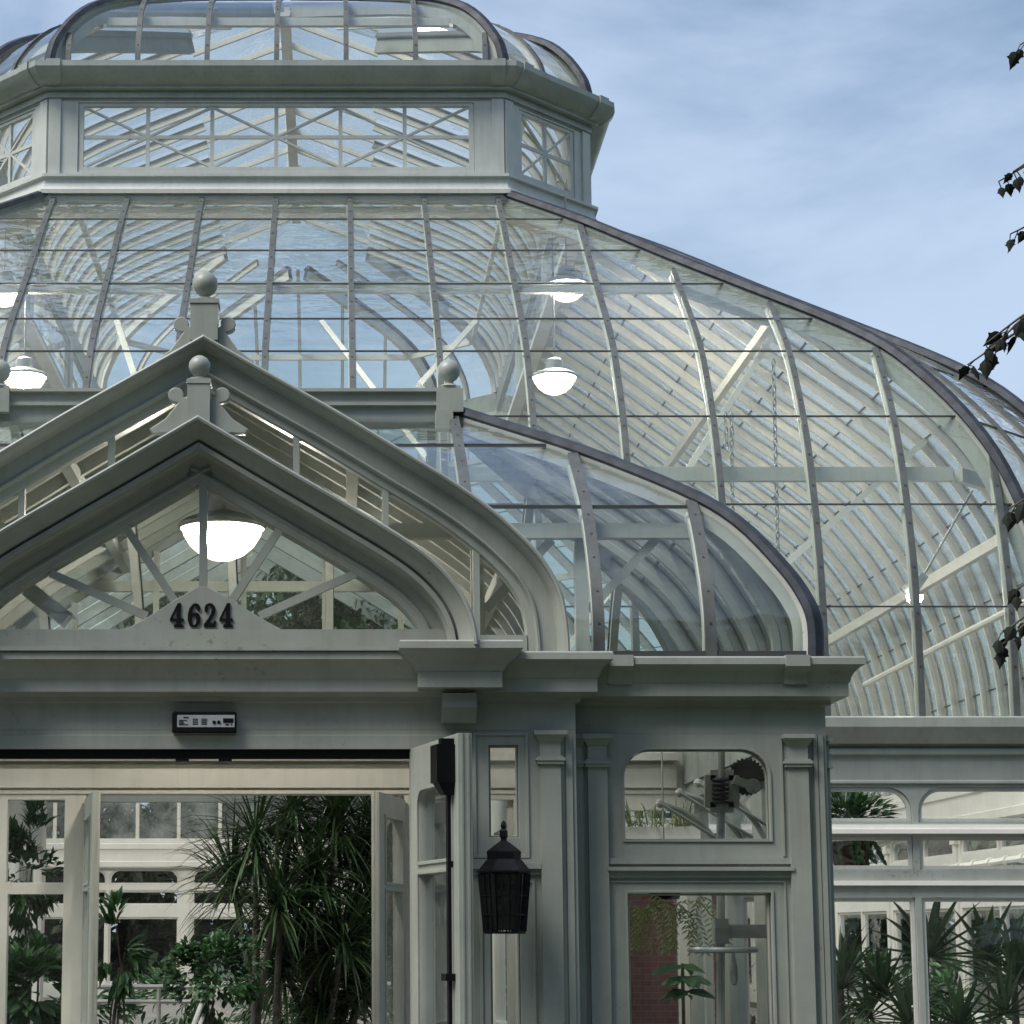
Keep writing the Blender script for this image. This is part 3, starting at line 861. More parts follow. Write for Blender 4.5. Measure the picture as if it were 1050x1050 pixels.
D4 = ([(0,.25),(.46,.25),(.46,.13),(.28,.10),(.28,0),(.96,0),(.96,.10),(.76,.13),(.76,.25),(.97,.25),(.97,.36),(.76,.36),(.76,1),(.54,1),(0,.36)], [[(.17,.36),(.46,.36),(.46,.74)]])
D2 = ([(0,0),(.9,0),(.96,.27),(.83,.27),(.76,.18),(.40,.18),(.62,.36),(.84,.54),(.90,.72),(.84,.87),(.66,.98),(.44,1),(.18,.95),(.04,.82),(.04,.68),(.15,.61),(.28,.65),(.32,.76),(.28,.84),(.40,.89),(.53,.86),(.60,.73),(.55,.56),(.35,.38),(0,.12)], [])
ell = lambda cx, cy, rx, ry, n=18: [(cx+rx*math.cos(i*2*math.pi/n), cy+ry*math.sin(i*2*math.pi/n)) for i in range(n)]
D6 = ([(.92,.72),(.94,.84),(.82,.95),(.60,1.0),(.36,.95),(.14,.79),(.02,.55),(.01,.28),(.14,.08),(.34,.01),(.58,0),(.80,.07),(.95,.22),(.96,.40),(.85,.55),(.64,.62),(.44,.60),(.31,.54),(.36,.73),(.48,.87),(.61,.88),(.65,.77),(.74,.69),(.86,.67)], [ell(.48,.28,.17,.20)])
for (u0, u1, dg) in ((174.2,188.8,D4),(192.2,206.2,D6),(209,222.2,D2),(225,239.2,D4)):
    a, b = at(u0, 643, 13.03), at(u1, 618.3, 13.03)
    conv = lambda l: [(a.x + p*(b.x-a.x), a.z + q*(b.z-a.z)) for p, q in l]
    plate('house_number', conv(dg[0]), [conv(h) for h in dg[1]], .012, FRONT(13.0285), BLACK, plq, .001)
# uprights of the rear gable
z_in2 = offset_line(G2, .235)
def z_of(outline, x):
    for a, b in zip(outline, outline[1:]):
        if min(a.x, b.x) <= x <= max(a.x, b.x) and abs(a.x - b.x) > 1e-6: return a.y + (b.y - a.y) * (x - a.x) / (b.x - a.x)
    return 3.3
for u, v in ((304, 450), (395, 500), (488, 580)):
    for s in (1, -1):
        x = ox(u, v, 13.45); z1 = z_of(z_in2, x) + .02
        MB().box((AX+s*x-.021, 13.415, max(3.33, z_of(G1, x) - .06)), (AX+s*x+.021, 13.475, z1)).build('muntin', PAINT, g2, 0)

# ---- finials on the gables
def finial(u, y, vb, rb, hw, v_cap, v_bot, sc_u, sc_v, sc_r, foot):
    c = at(u, vb, y); x = AX
    mb = MB()
    ztop = at(u, v_cap, y).z; zbot = at(u, v_bot, y).z
    mb.lathe([(0, c.z+rb), (rb*.38, c.z+rb*.925), (rb*.7, c.z+rb*.71), (rb*.93, c.z+rb*.38), (rb, c.z), (rb*.93, c.z-rb*.38), (rb*.7, c.z-rb*.71), (rb*.36, c.z-rb*.96), (rb*.34, c.z-rb*1.12), (rb*.55, c.z-rb*1.25), (hw*.8, c.z-rb*1.36), (hw*.98, ztop+.012), (hw*.98, ztop), (0, ztop)], (x, y, 0), 28)
    mb.box((x-hw*1.08, y-hw*1.08, ztop-.03), (x+hw*1.08, y+hw*1.08, ztop-.001))
    mb.box((x-hw, y-hw, zbot), (x+hw, y+hw, ztop-.0305))
    fin = mb.build('finial', PAINT, porch, 35)
    for s in (1, -1):
        sx, sz = abs(at(sc_u, sc_v, y).x - c.x), at(sc_u, sc_v, y).z
        fx, fz = abs(at(foot[0], foot[1], y).x - c.x), at(foot[0], foot[1], y).z
        pts = [(hw*.98, zbot-.04), (fx, fz-.03), (fx+.02, fz), ((fx*.45+sx*.55), fz*.55 + (sz-sc_r)*.45-.01), (sx*.9, sz-sc_r*1.05)]
        pts += [(sx + sc_r*math.cos(R(a)), sz + sc_r*math.sin(R(a))) for a in range(-80, 161, 24)]
        pts += [(sx - sc_r*.9, sz-.01), (hw*.98, sz - .03)]
        plate('scroll', mir(pts, s), [], hw*.9, FRONT(y - hw*.45), PAINT, fin, .006)
finial(203.5, 12.93, 375.5, .068, .070, 391, 437, 227, 406, .048, (250, 441))
finial(211.5, 13.40, 291.5, .083, .088, 310, 352, 235, 334, .050, (258, 372))

# ---- curved porch roof behind the gables
HXP, YR0, YR1, XR = 3.873, 13.55, 15.8, 1.695
pr_ = [(0,3.31),(0,3.545),(.02,3.709),(.069,3.918),(.175,4.253),(.313,4.526),(.581,4.932),(.784,5.201),(1,5.48)]
LV = catmull(pr_, 4)
def lv_at(z):
    for a, b in zip(LV, LV[1:]):
        if a.y <= z <= b.y: return a.x + (b.x-a.x)*(z-a.y)/max(1e-6, b.y-a.y)
    return 0 if z < LV[0].y else 1
gx = lambda t: HXP - (HXP - XR) * t
gy = lambda t: YR0 + (YR1 - YR0) * t
def g2x(z):
    h = G2[len(G2)//2:]
    for a, b in zip(h, h[1:]):
        if b.y <= z <= a.y: return a.x + (b.x-a.x)*(z-a.y)/min(-1e-6, b.y-a.y)
    return 0 if z > 5.36 else 2.304
YC2 = 2*YR1
PSEC = [(-.036,.03),(.036,.03),(.036,0),(.018,0),(.018,-.06),(.032,-.07),(.032,-.12),(-.032,-.12),(-.032,-.07),(-.018,-.06),(-.018,0),(-.036,0)]
slopes = {}
for s in (1, -1):
    mb = MB(); prev = None
    for p in LV:
        xa, xb = g2x(p.y), gx(p.x); y = gy(p.x)
        row = [mb.bm.verts.new((AX + s*(xa + (xb-xa)*k/4), y, p.y)) for k in range(5)]
        if prev:
            for k in range(4): mb.face([prev[k], prev[k+1], row[k+1], row[k]])
        prev = row
    fr = mb.build('front_roof_glass', GL_PORCH, porch, 180)
    mb = MB(); prev = None
    for p in LV:
        row = [mb.bm.verts.new((AX + s*gx(p.x), YR1 + (YR1-gy(p.x))*k, p.y)) for k in (-1, 1)]
        if prev: mb.face([prev[0], prev[1], row[1], row[0]])
        prev = row
    sd = mb.build('end_roof_glass', GL_PORCH, porch, 180)
    for xo in (1.725, 2.52, 3.23):
        path = [Vector((AX + s*xo, gy(p.x), p.y)) for p in LV if gx(p.x) >= xo - .01 and g2x(p.y) <= xo + .12 - (.3 if xo < 1.8 else 0)]
        if len(path) < 3: continue
        rb = MB(); sweep_rib(rb, path, (1, 0, 0), PSEC, MIS); L = 0
        for a, b in zip(path, path[1:]):
            L += (b-a).length
            if L > .2:
                L = 0; t = (b-a).normalized(); n = Vector((1,0,0)).cross(t); q = b + n*.03
                rb.rings([[q + (Vector((1,0,0))*math.cos(j*math.pi/3) + t*math.sin(j*math.pi/3))*.008 + n*hh for j in range(6)] for hh in (-.003,.004)], True, 2)
        rb.build('rafter', [ZINC, PAINT_P, RIVET], fr, 25)
    for yo in (14.2, 14.95, 15.7, 16.45, 17.2):
        path = [Vector((AX + s*gx(p.x), yo, p.y)) for p in LV if gy(p.x) <= min(yo, YC2-yo) + .02]
        if len(path) < 3: continue
        rb = MB(); sweep_rib(rb, path, (0, s, 0), PSEC, MIS); rb.build('rafter', [ZINC, PAINT_P], sd, 25)
    for v in (458, 517):
        z = {458: 5.06, 517: 4.42}[v]; t = lv_at(z)
        MB().bar((AX+s*g2x(z), gy(t), z), (AX+s*gx(t), gy(t), z), .022, .022).build('lap_bar', LAP, fr, 0)
        MB().bar((AX+s*gx(t), gy(t), z), (AX+s*gx(t), YC2-gy(t), z), .02, .02).build('lap_bar', LAP, sd, 0)
    MB().bar((AX+s*(g2x(3.45)+.02), YR0+.0, 3.345), (AX+s*gx(0), YR0, 3.345), .05, .05).build('eaves_bar', LAP, fr, 0)
    # inside purlin and struts
    t = lv_at(4.40); z = 4.27
    MB().bar((AX+s*1.2, gy(t)+.12, z), (AX+s*(gx(t)-.1), gy(t)+.12, z), .09, .10).build('purlin', PAINT_P, fr, 0)
    for xo in (1.9, 2.6):
        MB().bar((AX+s*(xo-.1), gy(t)+.2, 3.3), (AX+s*(xo-.1), gy(t)+.2, 4.22), .09, .09, (0,1,0)).build('post', PAINT_P, fr, 0)
        MB().bar((AX+s*(xo-.05), gy(t)+.2, 3.75), (AX+s*(xo+.4), gy(t)+.16, 4.22), .06, .06, (0,1,0)).build('strut', PAINT_P, fr, 0)
    for back in (0, 1):
        path = [Vector((AX+s*gx(p.x), gy(p.x) if not back else YC2-gy(p.x), p.y)) for p in LV]
        lat = Vector((1, s, 0)) if not back else Vector((-1, s, 0))
        hs = [(-.06,.02),(-.05,.06),(0,.075),(.05,.06),(.06,.02),(.045,0),(.03,-.12),(-.03,-.12),(-.045,0)]
        sgn = 1
        rb = MB(); sweep_rib(rb, path, lat, hs, HIPMIS, s)
        rb.build('hip_rib', [LEAD, PAINT_P], porch, 40)
# back slope
mb = MB(); prev = None
for p in LV:
    row = [mb.bm.verts.new((AX + k*gx(p.x), YC2-gy(p.x), p.y)) for k in (-1, 1)]
    if prev: mb.face([prev[1], prev[0], row[0], row[1]])
    prev = row
bk = mb.build('back_roof_glass', GL_PORCH, porch, 180)
for k in range(-4, 5):
    xo = k*.79
    path = [Vector((AX+xo, YC2-gy(p.x), p.y)) for p in LV if gx(p.x) >= abs(xo)-.01]
    rb = MB(); sweep_rib(rb, path, (-1,0,0), PSEC, MIS); rb.build('rafter', [ZINC, PAINT_P], bk, 25)
# vault behind the rear gable, running back to the glasshouse: boarded above, glazed at its foot
for nm, mt_, lo_, hi_, y0_ in (('vault_boards', PAINT_P, 3.98, 9, 13.52), ('vault_glass', GL_PORCH, 0, 3.99, 13.52), ('vault_glass', GL_PORCH, 3.98, 8, 18.301)):
    for sd_ in ((1, -1) if hi_ < 9 else (0,)):
        mb = MB(); prev = None
        for p in G2:
            if not (lo_ <= p.y <= hi_) or (sd_ and p.x * sd_ < 0): prev = None; continue
            row = [mb.bm.verts.new((AX+p.x*.998, y0_, p.y-.006)), mb.bm.verts.new((AX+p.x*.998, 18.30 if nm == 'vault_boards' else 23.36, p.y-.006))]
            if prev: mb.face([prev[0], prev[1], row[1], row[0]])
            prev = row
        mb.build(nm, mt_, porch, 40)
yo = 13.7
while yo < 23.3:
    path = [Vector((AX+p.x*.985, yo, p.y-.05)) for p in G2 if p.y > 3.35]
    mb = MB(); sweep_rib(mb, path, (0, 1, 0), [(-.03,.04),(.03,.04),(.03,-.05),(-.03,-.05)], None, -1)
    mb.build('vault_rafter', PAINT_P, porch, 30)
    yo += .42 if yo < 18 else 1.0
for zz in (4.02, 4.75):
    x = g2x(zz) - .10
    for sx in (1, -1): MB().box((AX+sx*x-.04, 13.55, zz-.09), (AX+sx*x+.04, 18.2, zz-.0)).build('vault_purlin', PAINT_P, porch, 0)
for zz, hx_ in ((4.50, 1.35), (3.38, 2.2)): MB().box((AX-hx_, 18.22, zz), (AX+hx_, 18.28, zz+.09)).build('tie_beam', CREAM, porch, 0)
for xo, z1 in ((-1.4,4.4),(-.7,4.85),(.05,5.2),(.75,4.85),(1.4,4.4)): MB().box((AX+xo-.025, 18.20, 3.30), (AX+xo+.025, 18.2195, z1)).build('tympanum_post', CREAM, porch, 0)
# ridge beam with its ball finials
zr = 5.50
sweep = MB(); 
sweep.box((AX-XR-.02, YR1-.16, zr), (AX+XR+.02, YR1+.16, zr+.025)); sweep.box((AX-XR, YR1-.14, zr+.0255), (AX+XR, YR1+.14, zr+.10)); sweep.box((AX-XR, YR1-.18, zr+.1005), (AX+XR, YR1+.18, zr+.125)); sweep.box((AX-XR, YR1-.12, zr-.12), (AX+XR, YR1+.12, zr-.0005))
sweep.build('ridge_beam', PAINT, porch, 0)
for s in (1, -1):
    x = AX + s*XR; mb = MB(); z0 = zr + .01
    mb.box((x-.10, YR1-.20, z0-.07), (x+.10, YR1+.20, z0+.11)); mb.box((x-.085, YR1-.12, z0+.1105), (x+.085, YR1+.12, z0+.15))
    r = .088; c = z0 + .15 + r + .04
    mb.lathe([(0,c+r),(r*.38,c+r*.925),(r*.7,c+r*.71),(r*.93,c+r*.38),(r,c),(r*.93,c-r*.38),(r*.7,c-r*.71),(r*.42,c-r*.93),(r*.42,c-r*1.15),(r*.8,c-r*1.35),(r*.9,z0+.1508),(0,z0+.1508)], (x, YR1-.06, 0), 24)
    mb.build('finial', PAINT, porch, 35)
bl = MB(); bl.box((AX+XR-.11, YR1-.25, zr-.20), (AX+XR+.02, YR1-.13, zr-.06)); bl.build('beam_bracket', PAINT, porch, 0)

# ---- doors
def leaf(name, hinge, ang, width, top, thick, mat, glasses, swing, box=True):
    d = Vector((math.sin(ang), -math.cos(ang), 0))           # from hinge to free edge
    M = frame((hinge[0], hinge[1], 0), d)
    holes = [rrect(a, b, c, e, r) if r else rect(a, b, c, e) for a, b, c, e, r in glasses]
    M2 = M @ Matrix.Translation((0, 0, thick/2))
    dr = plate(name, rect(0, .02, width, top), holes, thick, M2, mat, porch, .004)
    for h in holes:
        pm = MB(); pm.poly([M @ Vector((a, b, 0)) for a, b in h]); pm.build('pane', GL_WIN, dr, 0)
        for side in (1, -1):
            z0 = thick/2
            n = len(h)
            cx = sum(p[0] for p in h)/n; cz = sum(p[1] for p in h)/n
            grow = lambda g: [(a + (g if a > cx else -g), b + (g if b > cz else -g)) for a, b in h]
            Mt = M @ Matrix.Translation((0, 0, z0 + .012 if side > 0 else -z0))
            plate('glazing_bead', grow(.022), [grow(.002)], .012, Mt, mat, dr, .002)
    for off in (-thick*.22, thick*.2):
        MB().box((width, .02, off-.006), (width+.006, top, off+.006), 0, M).build('edge_strip', mat, dr, 0)
    return dr, M
dtop = at(463, 751.5, 12.1).z
outer_gl = [(.20, 2.02, .97, 2.44, .10), (.20, .85, .97, 1.94, 0)]
dr, M = leaf('door', (AX+1.345, YP-.02), R(12), 1.10, dtop, .085, PAINT, outer_gl, 1)
# dark push-bolt on its inner face
bb = MB()
bb.box((.90, 2.44, .0435), (1.05, 2.655, .15), 0, M)
bb.rings([[M @ Vector(p) for p in ((.91,2.44,.0435),(.91,2.44,.14),(1.04,2.44,.14),(1.04,2.44,.0435))], [M @ Vector(p) for p in ((.94,2.37,.0435),(.94,2.37,.10),(1.02,2.37,.10),(1.02,2.37,.0435))]])
bb.box((.95, .10, .0435), (.99, 2.37, .075), 0, M); bb.box((.92, 1.33, .0435), (1.02, 1.37, .10), 0, M); bb.box((.97, 2.6555, .0435), (1.03, 2.69, .12), 0, M)
bb.build('bolt', BLACK, dr, 0)
dl, M = leaf('door', (AX-1.345, YP-.02), R(-12), 1.10, dtop, .085, PAINT, outer_gl, -1)
bb = MB(); bb.box((.90, 2.40, -.14), (1.05, 2.655, -.0435), 0, M); bb.box((.95, .10, -.075), (.99, 2.3995, -.0435), 0, M); bb.build('bolt', BLACK, dl, 0)

# ---- inner wall with its own open doors
IL, IR = -1.27, 1.42
iz = at(300, 815, YB).z
spl = [-3.79, -2.35]
gl = []
def ih(u0, v0, u1, v1): 
    a, b = at(u0, v0, YB), at(u1, v1, YB); return rect(a.x, min(a.z, b.z), b.x, max(a.z, b.z))
gl = [ih(8, 820, 65, 905), rect(at(8,917,YB).x, .7, at(65,917,YB).x, at(8,917,YB).z)]
r0, r1 = AX + 1.75, AX + 2.35
gl += [rect(r0, gl[0][0][1], r1, gl[0][2][1]), rect(r0, .7, r1, gl[1][2][1])]
for a, b in ((AX-3.7, AX-2.75), (AX+2.62, AX+3.72)):
    gl += [rect(a, 2.05, b, 2.62), rect(a, .72, b, 1.92)]
iw = plate('inner_wall', [(AX-XW+.121,0),(AX+IL,0),(AX+IL,iz),(AX+IR,iz),(AX+IR,0),(AX+XW-.121,0),(AX+XW-.121,3.30),(AX-XW+.121,3.30)], gl, .10, FRONT(YB), CREAM, porch)
for h in gl:
    pm = MB(); pm.poly([Vector((a, YB+.05, b)) for a, b in h]); pm.build('pane', GL_WIN, iw, 0)
mb = MB()
z = lambda v: at(300, v, YB).z
mb.box((AX-XW+.2, YB-.05, z(808)), (AX+XW-.2, YB-.0005, z(784.5))); mb.box((AX-XW+.2, YB-.16, z(781)), (AX+XW-.2, YB-.0005, z(774))); mb.box((AX-XW+.2, YB-.02, z(814)), (AX+XW-.2, YB-.0005, z(810.5)))
mb.build('transom_beam', CREAM, porch, 0)
inner_gl = [(.18, 2.0, .85, 2.52, 0), (.18, .85, .85, 1.93, 0)]
lt = at(100, 811.5, 17.1).z
d1, M = leaf('inner_door', (AX+IL+.02, YB-.03), R(10), 1.08, lt, .065, PAINT_P, inner_gl, 1)
hb = MB()
for va, vb in ((845,875),(1000,1032)):
    p_, q_ = at(86, vb, YB-.1), at(92, va, YB-.1); hb.box((p_.x, YB-.12, p_.z), (q_.x, YB-.0005, q_.z))
p_, q_ = at(88.5, 1050, YB), at(91.5, 818, YB); hb.box((p_.x, YB-.03, 0), (q_.x, YB-.0005, q_.z))  # full-height black strip paints in the dark gap beside the leaf
hb.build('hinge', BLACK, d1, 0)
leaf('inner_door', (AX+IR-.02, YB-.03), R(-13), 1.08, lt, .065, PAINT_P, inner_gl, -1)
# passage between the porch and the glasshouse
for s in (1, -1):
    Mp = frame((AX + s*2.40, YB+.10 if s > 0 else 23.38, 0), (0, s, 0))
    holes = [rect(.25+k*1.7, .8, .25+k*1.7+1.4, 2.5) for k in range(3)]
    w = plate('passage_wall', rect(0, 0, 5.18, 3.34), holes, .10, Mp, CREAM, porch)
    for h in holes:
        pm = MB(); pm.poly([Mp @ Vector((a, b, -.05)) for a, b in h]); pm.build('pane', GL_WIN, w, 0)
# ================================================================== THINGS ON THE PORCH
# wall lantern
LY = 12.93
lz = lambda v: at(517, v, LY).z
lx = at(517, 900, LY).x
wl = thing('wall_lantern', (lx, LY, lz(957)), 'black iron hexagonal wall lantern with pointed cap beside the open doors', 'lantern')
px = lambda n: n / (F_PX / (LY * CT + .2))
mb = MB()
rr = lambda half: px(half)
mb.lathe([(0,lz(841)),(rr(2),lz(843)),(rr(3.2),lz(847)),(rr(2.2),lz(850)),(rr(4),lz(852)),(rr(4.2),lz(858)),(rr(3),lz(860)),(rr(3.2),lz(862)),(rr(6),lz(864)),(rr(17),lz(872.5)),(rr(17.5),lz(873.5)),(rr(17),lz(881)),(rr(19),lz(883)),(rr(27),lz(893)),(rr(27),lz(895)),(rr(24.5),lz(896)),(0,lz(896))], (lx, LY, 0), 6, rot=R(0))
mb.build('cap', IRON, wl, 20)
mb = MB()
top_r, bot_r = rr(25), rr(20)
for k in range(6):
    a = k*math.pi/3; c, s_ = math.cos(a), math.sin(a)
    mb.bar((lx+c*top_r, LY+s_*top_r, lz(896)), (lx+c*bot_r, LY+s_*bot_r, lz(955)), .022, .022)
    a2 = a + math.pi/3; e, g = math.cos(a2), math.sin(a2)
    for f_ in (.33, .66):
        p0 = Vector((lx+c*top_r, LY+s_*top_r, lz(896))).lerp(Vector((lx+c*bot_r, LY+s_*bot_r, lz(955))), f_+.05); p1 = Vector((lx+e*top_r, LY+g*top_r, lz(896))).lerp(Vector((lx+e*bot_r, LY+g*bot_r, lz(955))), f_+.05)
        mb.bar(p0, p1, .009, .009)
    for f_ in (.33, .67):
        q0 = Vector((lx+c*top_r, LY+s_*top_r, lz(896))).lerp(Vector((lx+e*top_r, LY+g*top_r, lz(896))), f_); q1 = Vector((lx+c*bot_r, LY+s_*bot_r, lz(955))).lerp(Vector((lx+e*bot_r, LY+g*bot_r, lz(955))), f_)
        mb.bar(q0, q1, .008, .008)
mb.build('cage', IRON, wl, 0)
mb = MB(); mb.lathe([(rr(24.4),lz(896.3)),(rr(19.5),lz(954))], (lx, LY, 0), 6); bmesh.ops.delete(mb.bm, geom=[f_ for f_ in mb.bm.faces if len(f_.verts) > 4], context='FACES_ONLY'); mb.build('lantern_glass', SMOKE, wl, 0)
mb = MB(); mb.lathe([(0,lz(955)),(rr(21),lz(955)),(rr(21),lz(957.5)),(0,lz(957.5))], (lx, LY, 0), 6); mb.build('base', IRON, wl, 0)
mb = MB(); mb.lathe([(0, lz(948)), (.03, lz(948)), (.035, lz(930)), (.018, lz(925)), (.02, lz(915)), (0, lz(914))], (lx, LY, 0), 12); mb.build('bulb', LABEL, wl)
mb = MB(); mb.box((lx-.05, YP-.02, lz(940)), (lx+.05, YP-.0005, lz(885))); mb.bar((lx, YP-.02, lz(905)), (lx, LY+.10, lz(895)), .03, .03); mb.build('bracket', IRON, wl, 0)

# door controller box above the doors
a, b = at(176, 750.5, 13.1), at(242, 729, 13.1)
ds = thing('door_controller', (( a.x+b.x)/2, 13.1, a.z), 'black control box with grey printed panel fixed above the doorway', 'control box')
plate('case', rrect(a.x, a.z, b.x, b.z, .012), [], .075, FRONT(13.12), BLACK, ds, .006)
p0, p1 = at(181.5, 745.5, 13.11), at(240.5, 733, 13.11)
lab = plate('panel', rect(p0.x, p0.z, p1.x, p1.z), [], .004, FRONT(13.117), LABEL, ds, .001)
mk = MB()
W, H_ = p1.x-p0.x, p1.z-p0.z
def mark(x0, z0, x1, z1): mk.box((p0.x+W*x0, 13.1145, p0.z+H_*z0), (p0.x+W*x1, 13.1168, p0.z+H_*z1))
mark(.80,.35,.98,.72); mark(.11,.76,.2,.84)
for zz in (.18,.30,.42,.54): mark(.03,zz,.03+.12+.05*math.sin(zz*40),zz+.05)
for zz in (.22,.36,.5,.64): mark(.27,zz,.36,zz+.05); mark(.42,zz,.52,zz+.06)
for zz in (.15,.22): mark(.84,zz,.9,zz+.04); mark(.93,zz,.96,zz+.04)
for cx_ in (.645, .725):
    mk.rings([[Vector((p0.x+W*cx_+.011*math.cos(j*.5236), y, p0.z+H_*.4+.011*math.sin(j*.5236))) for j in range(12)] for y in (13.1168, 13.112)])
mk.build('print', BLACK, lab, 0)

# ---- pendant lamps
def lamp(name, loc, rod, label, group='bowl lamps hanging in the glasshouse'):
    o = thing(name, (0, 0, 0), label, 'lamp', group)
    mb = MB(); mb.lathe([(0,-.245),(.08,-.24),(.16,-.205),(.235,-.14),(.285,-.06),(.30,.0),(.0,.0)], n=28); bmesh.ops.delete(mb.bm, geom=[f_ for f_ in mb.bm.faces if f_.calc_center_median().z > -.002], context='FACES_ONLY'); mb.build('bowl', BOWL, o, 60)
    mb = MB(); mb.lathe([(0,-.19),(.07,-.175),(.125,-.13),(.15,-.07),(.12,-.02),(.05,-.005),(0,-.005)], n=16); mb.build('bulb', BULB if loc[1] < 20 else BULB_H, o, 60)
    mb = MB(); mb.lathe([(.31,-.012),(.325,.0),(.325,.02),(.29,.05),(.20,.09),(.13,.11),(.12,.24),(.09,.27),(.03,.28),(0,.28)], n=28); bmesh.ops.delete(mb.bm, geom=[f_ for f_ in mb.bm.faces if len(f_.verts) > 5 and f_.calc_center_median().z < 0], context='FACES_ONLY'); mb.build('housing', GREY, o, 40)
    mb = MB(); mb.tube([(0,0,.27),(0,0,.27+rod)], .014, 8); mb.build('rod', GREY, o)
    o.location = loc
    return o
p = at(228, 541, 15.55)
l0 = lamp('pendant_lamp', p, 5.40-p.z-.27, 'big lit bowl lamp hanging behind the front gable window above the number', 'bowl lamps hanging indoors')
for (u, v, y, rod, lab_) in ((581, 292, 29.6, 1.05, 'lit bowl lamp under the lantern storey, upper of the right pair'), (568.5, 387, 29.4, 2.2, 'lit bowl lamp over the porch ridge ball, lower of the right pair'),
                             (4, 297, 29.6, 1.05, 'lit bowl lamp at the left edge, upper of the left pair'), (25, 386, 29.4, 2.2, 'lit bowl lamp beside the left ridge ball, lower of the left pair')):
    lamp('pendant_lamp', at(u, v, y), rod, lab_, 'bowl lamps hanging indoors')
for sx in (1, -1):  # unseen lamps added to brighten the far wall
    lamp('pendant_lamp', (AX + sx*3.2, 46, 6.6), 5.0, 'lit bowl lamp added deep inside the glasshouse to brighten its back wall', 'bowl lamps added deep inside')
# rods/beam that carry the lamps
for y in (29.4, 29.6):
    for sx in (1, -1): pass
# small spotlight on a slanting arm at the right
a, b = at(897, 503, 25.2), at(941, 606, 25.4)
sp_ = thing('spotlight', b, 'small lit spotlight on thin slanting arm behind the right roof panes', 'spotlight')
a, b = at(997, 503, 25.2), at(947, 590, 25.4)
mb = MB(); mb.tube([a, b], .015, 8); mb.build('arm', GREY, sp_)
c = at(936, 606, 25.4)
mb = MB(); mb.bar(b, c, .10, .14, (0,1,0)); mb.bar(c + Vector((-.10,0,-.02)), c + Vector((.05,0,.1)), .16, .05, (0,1,0)); mb.build('head', GREY, sp_, 0)
mb = MB(); mb.lathe([(0,-.11),(.05,-.10),(.09,-.06),(.10,-.01),(0,-.01)], c + Vector((0.02,0,-.05)), 14); mb.build('lens', LAMP, sp_)
# floodlight inside the front gable
c = at(48, 622, 14.3)
fl = thing('floodlight', c, 'grey tilted floodlight seen through the left of the front gable window', 'floodlight')
M = Matrix.Translation(c) @ Matrix.Rotation(R(38), 4, 'Y')
mb = MB(); mb.box((-.17,-.08,-.04),(.17,.08,.05),0,M); mb.box((-.19,-.09,.0505),(.19,.09,.065),0,M); mb.build('case', GREY, fl, 0)
mb = MB(); mb.tube([c+Vector((-.1,0,.1)), c+Vector((-.12,0,.24)), c+Vector((-.12,.1,.42))], .014, 8); mb.build('bracket', GREY, fl)
# tube light in the lantern roof
c = at(446, 34, 33)
tl = thing('strip_light', c, 'short lit strip light under the lantern roof', 'strip light')
MB().bar(c+Vector((-.3,0,.1)), c+Vector((.32,0,-.12)), .2, .09, (0,1,0)).build('diffuser', TUBE, tl, 0)
MB().bar(c+Vector((-.3,.12,.16)), c+Vector((.32,.12,-.06)), .24, .05, (0,1,0)).build('housing', GREY, tl, 0)

# ---- chains
def chain(p, q, lab_):
    o = thing('chain', q, lab_, 'chain', 'window chains hanging inside the glasshouse')
    p, q = Vector(p), Vector(q); L = (q-p).length; n = int(L/.082); mb = MB()
    for k in range(n):
        c = p.lerp(q, k/n); 
        ang = (k % 2)*math.pi/2 + .4
        d = Vector((math.cos(ang), math.sin(ang), 0))
        mb.tube([c + d*.024*math.cos(t*2*math.pi/8) + Vector((0,0,.056*math.sin(t*2*math.pi/8))) for t in range(8)], .009, 5, closed=True)
    mb.build('links', GREY, o)
chain(at(793, 372, 26), at(798, 576, 26), 'long steel chain hanging behind the right roof panes')
chain(at(744, 427, 26.2), at(745, 465, 26.2), 'short end of looped steel chain left of the long chain')
chain(at(750, 427, 26.2), at(751, 530, 26.2), 'mid length steel chain left of the long chain')
# ---- diagonal braces in the glasshouse
for (p, q) in (((700,490,27.5),(792,345,29.5)), ((806,578,27.5),(962,440,29.5)), ((556,700,27.5),(660,560,29.5)), ((165,470,27.5),(120,330,29.5)), ((430,395,33),(487,330,36)), ((330,330,36),(437,470,32))):
    MB().bar(at(*p), at(*q), .085, .085, (0,1,0)).build('brace', CREAM, house, 0)
# horizontal pipe along the right slope
pp = [at(1060, 613, 27.0), at(887, 702, 35.2)]
MB().tube(pp, .05, 8).build('pipe', WHITE, house)
pp2 = [at(1060, 879, 26.5), at(925, 897, 33)]
mb = MB(); mb.tube(pp2, .05, 8)
for k in range(9):
    c = pp2[0].lerp(pp2[1], (k+.5)/9); d = (pp2[1]-pp2[0]).normalized(); mb.tube([c-d*.05, c+d*.05], .075, 8)
mb.build('pipe', WHITE, house)

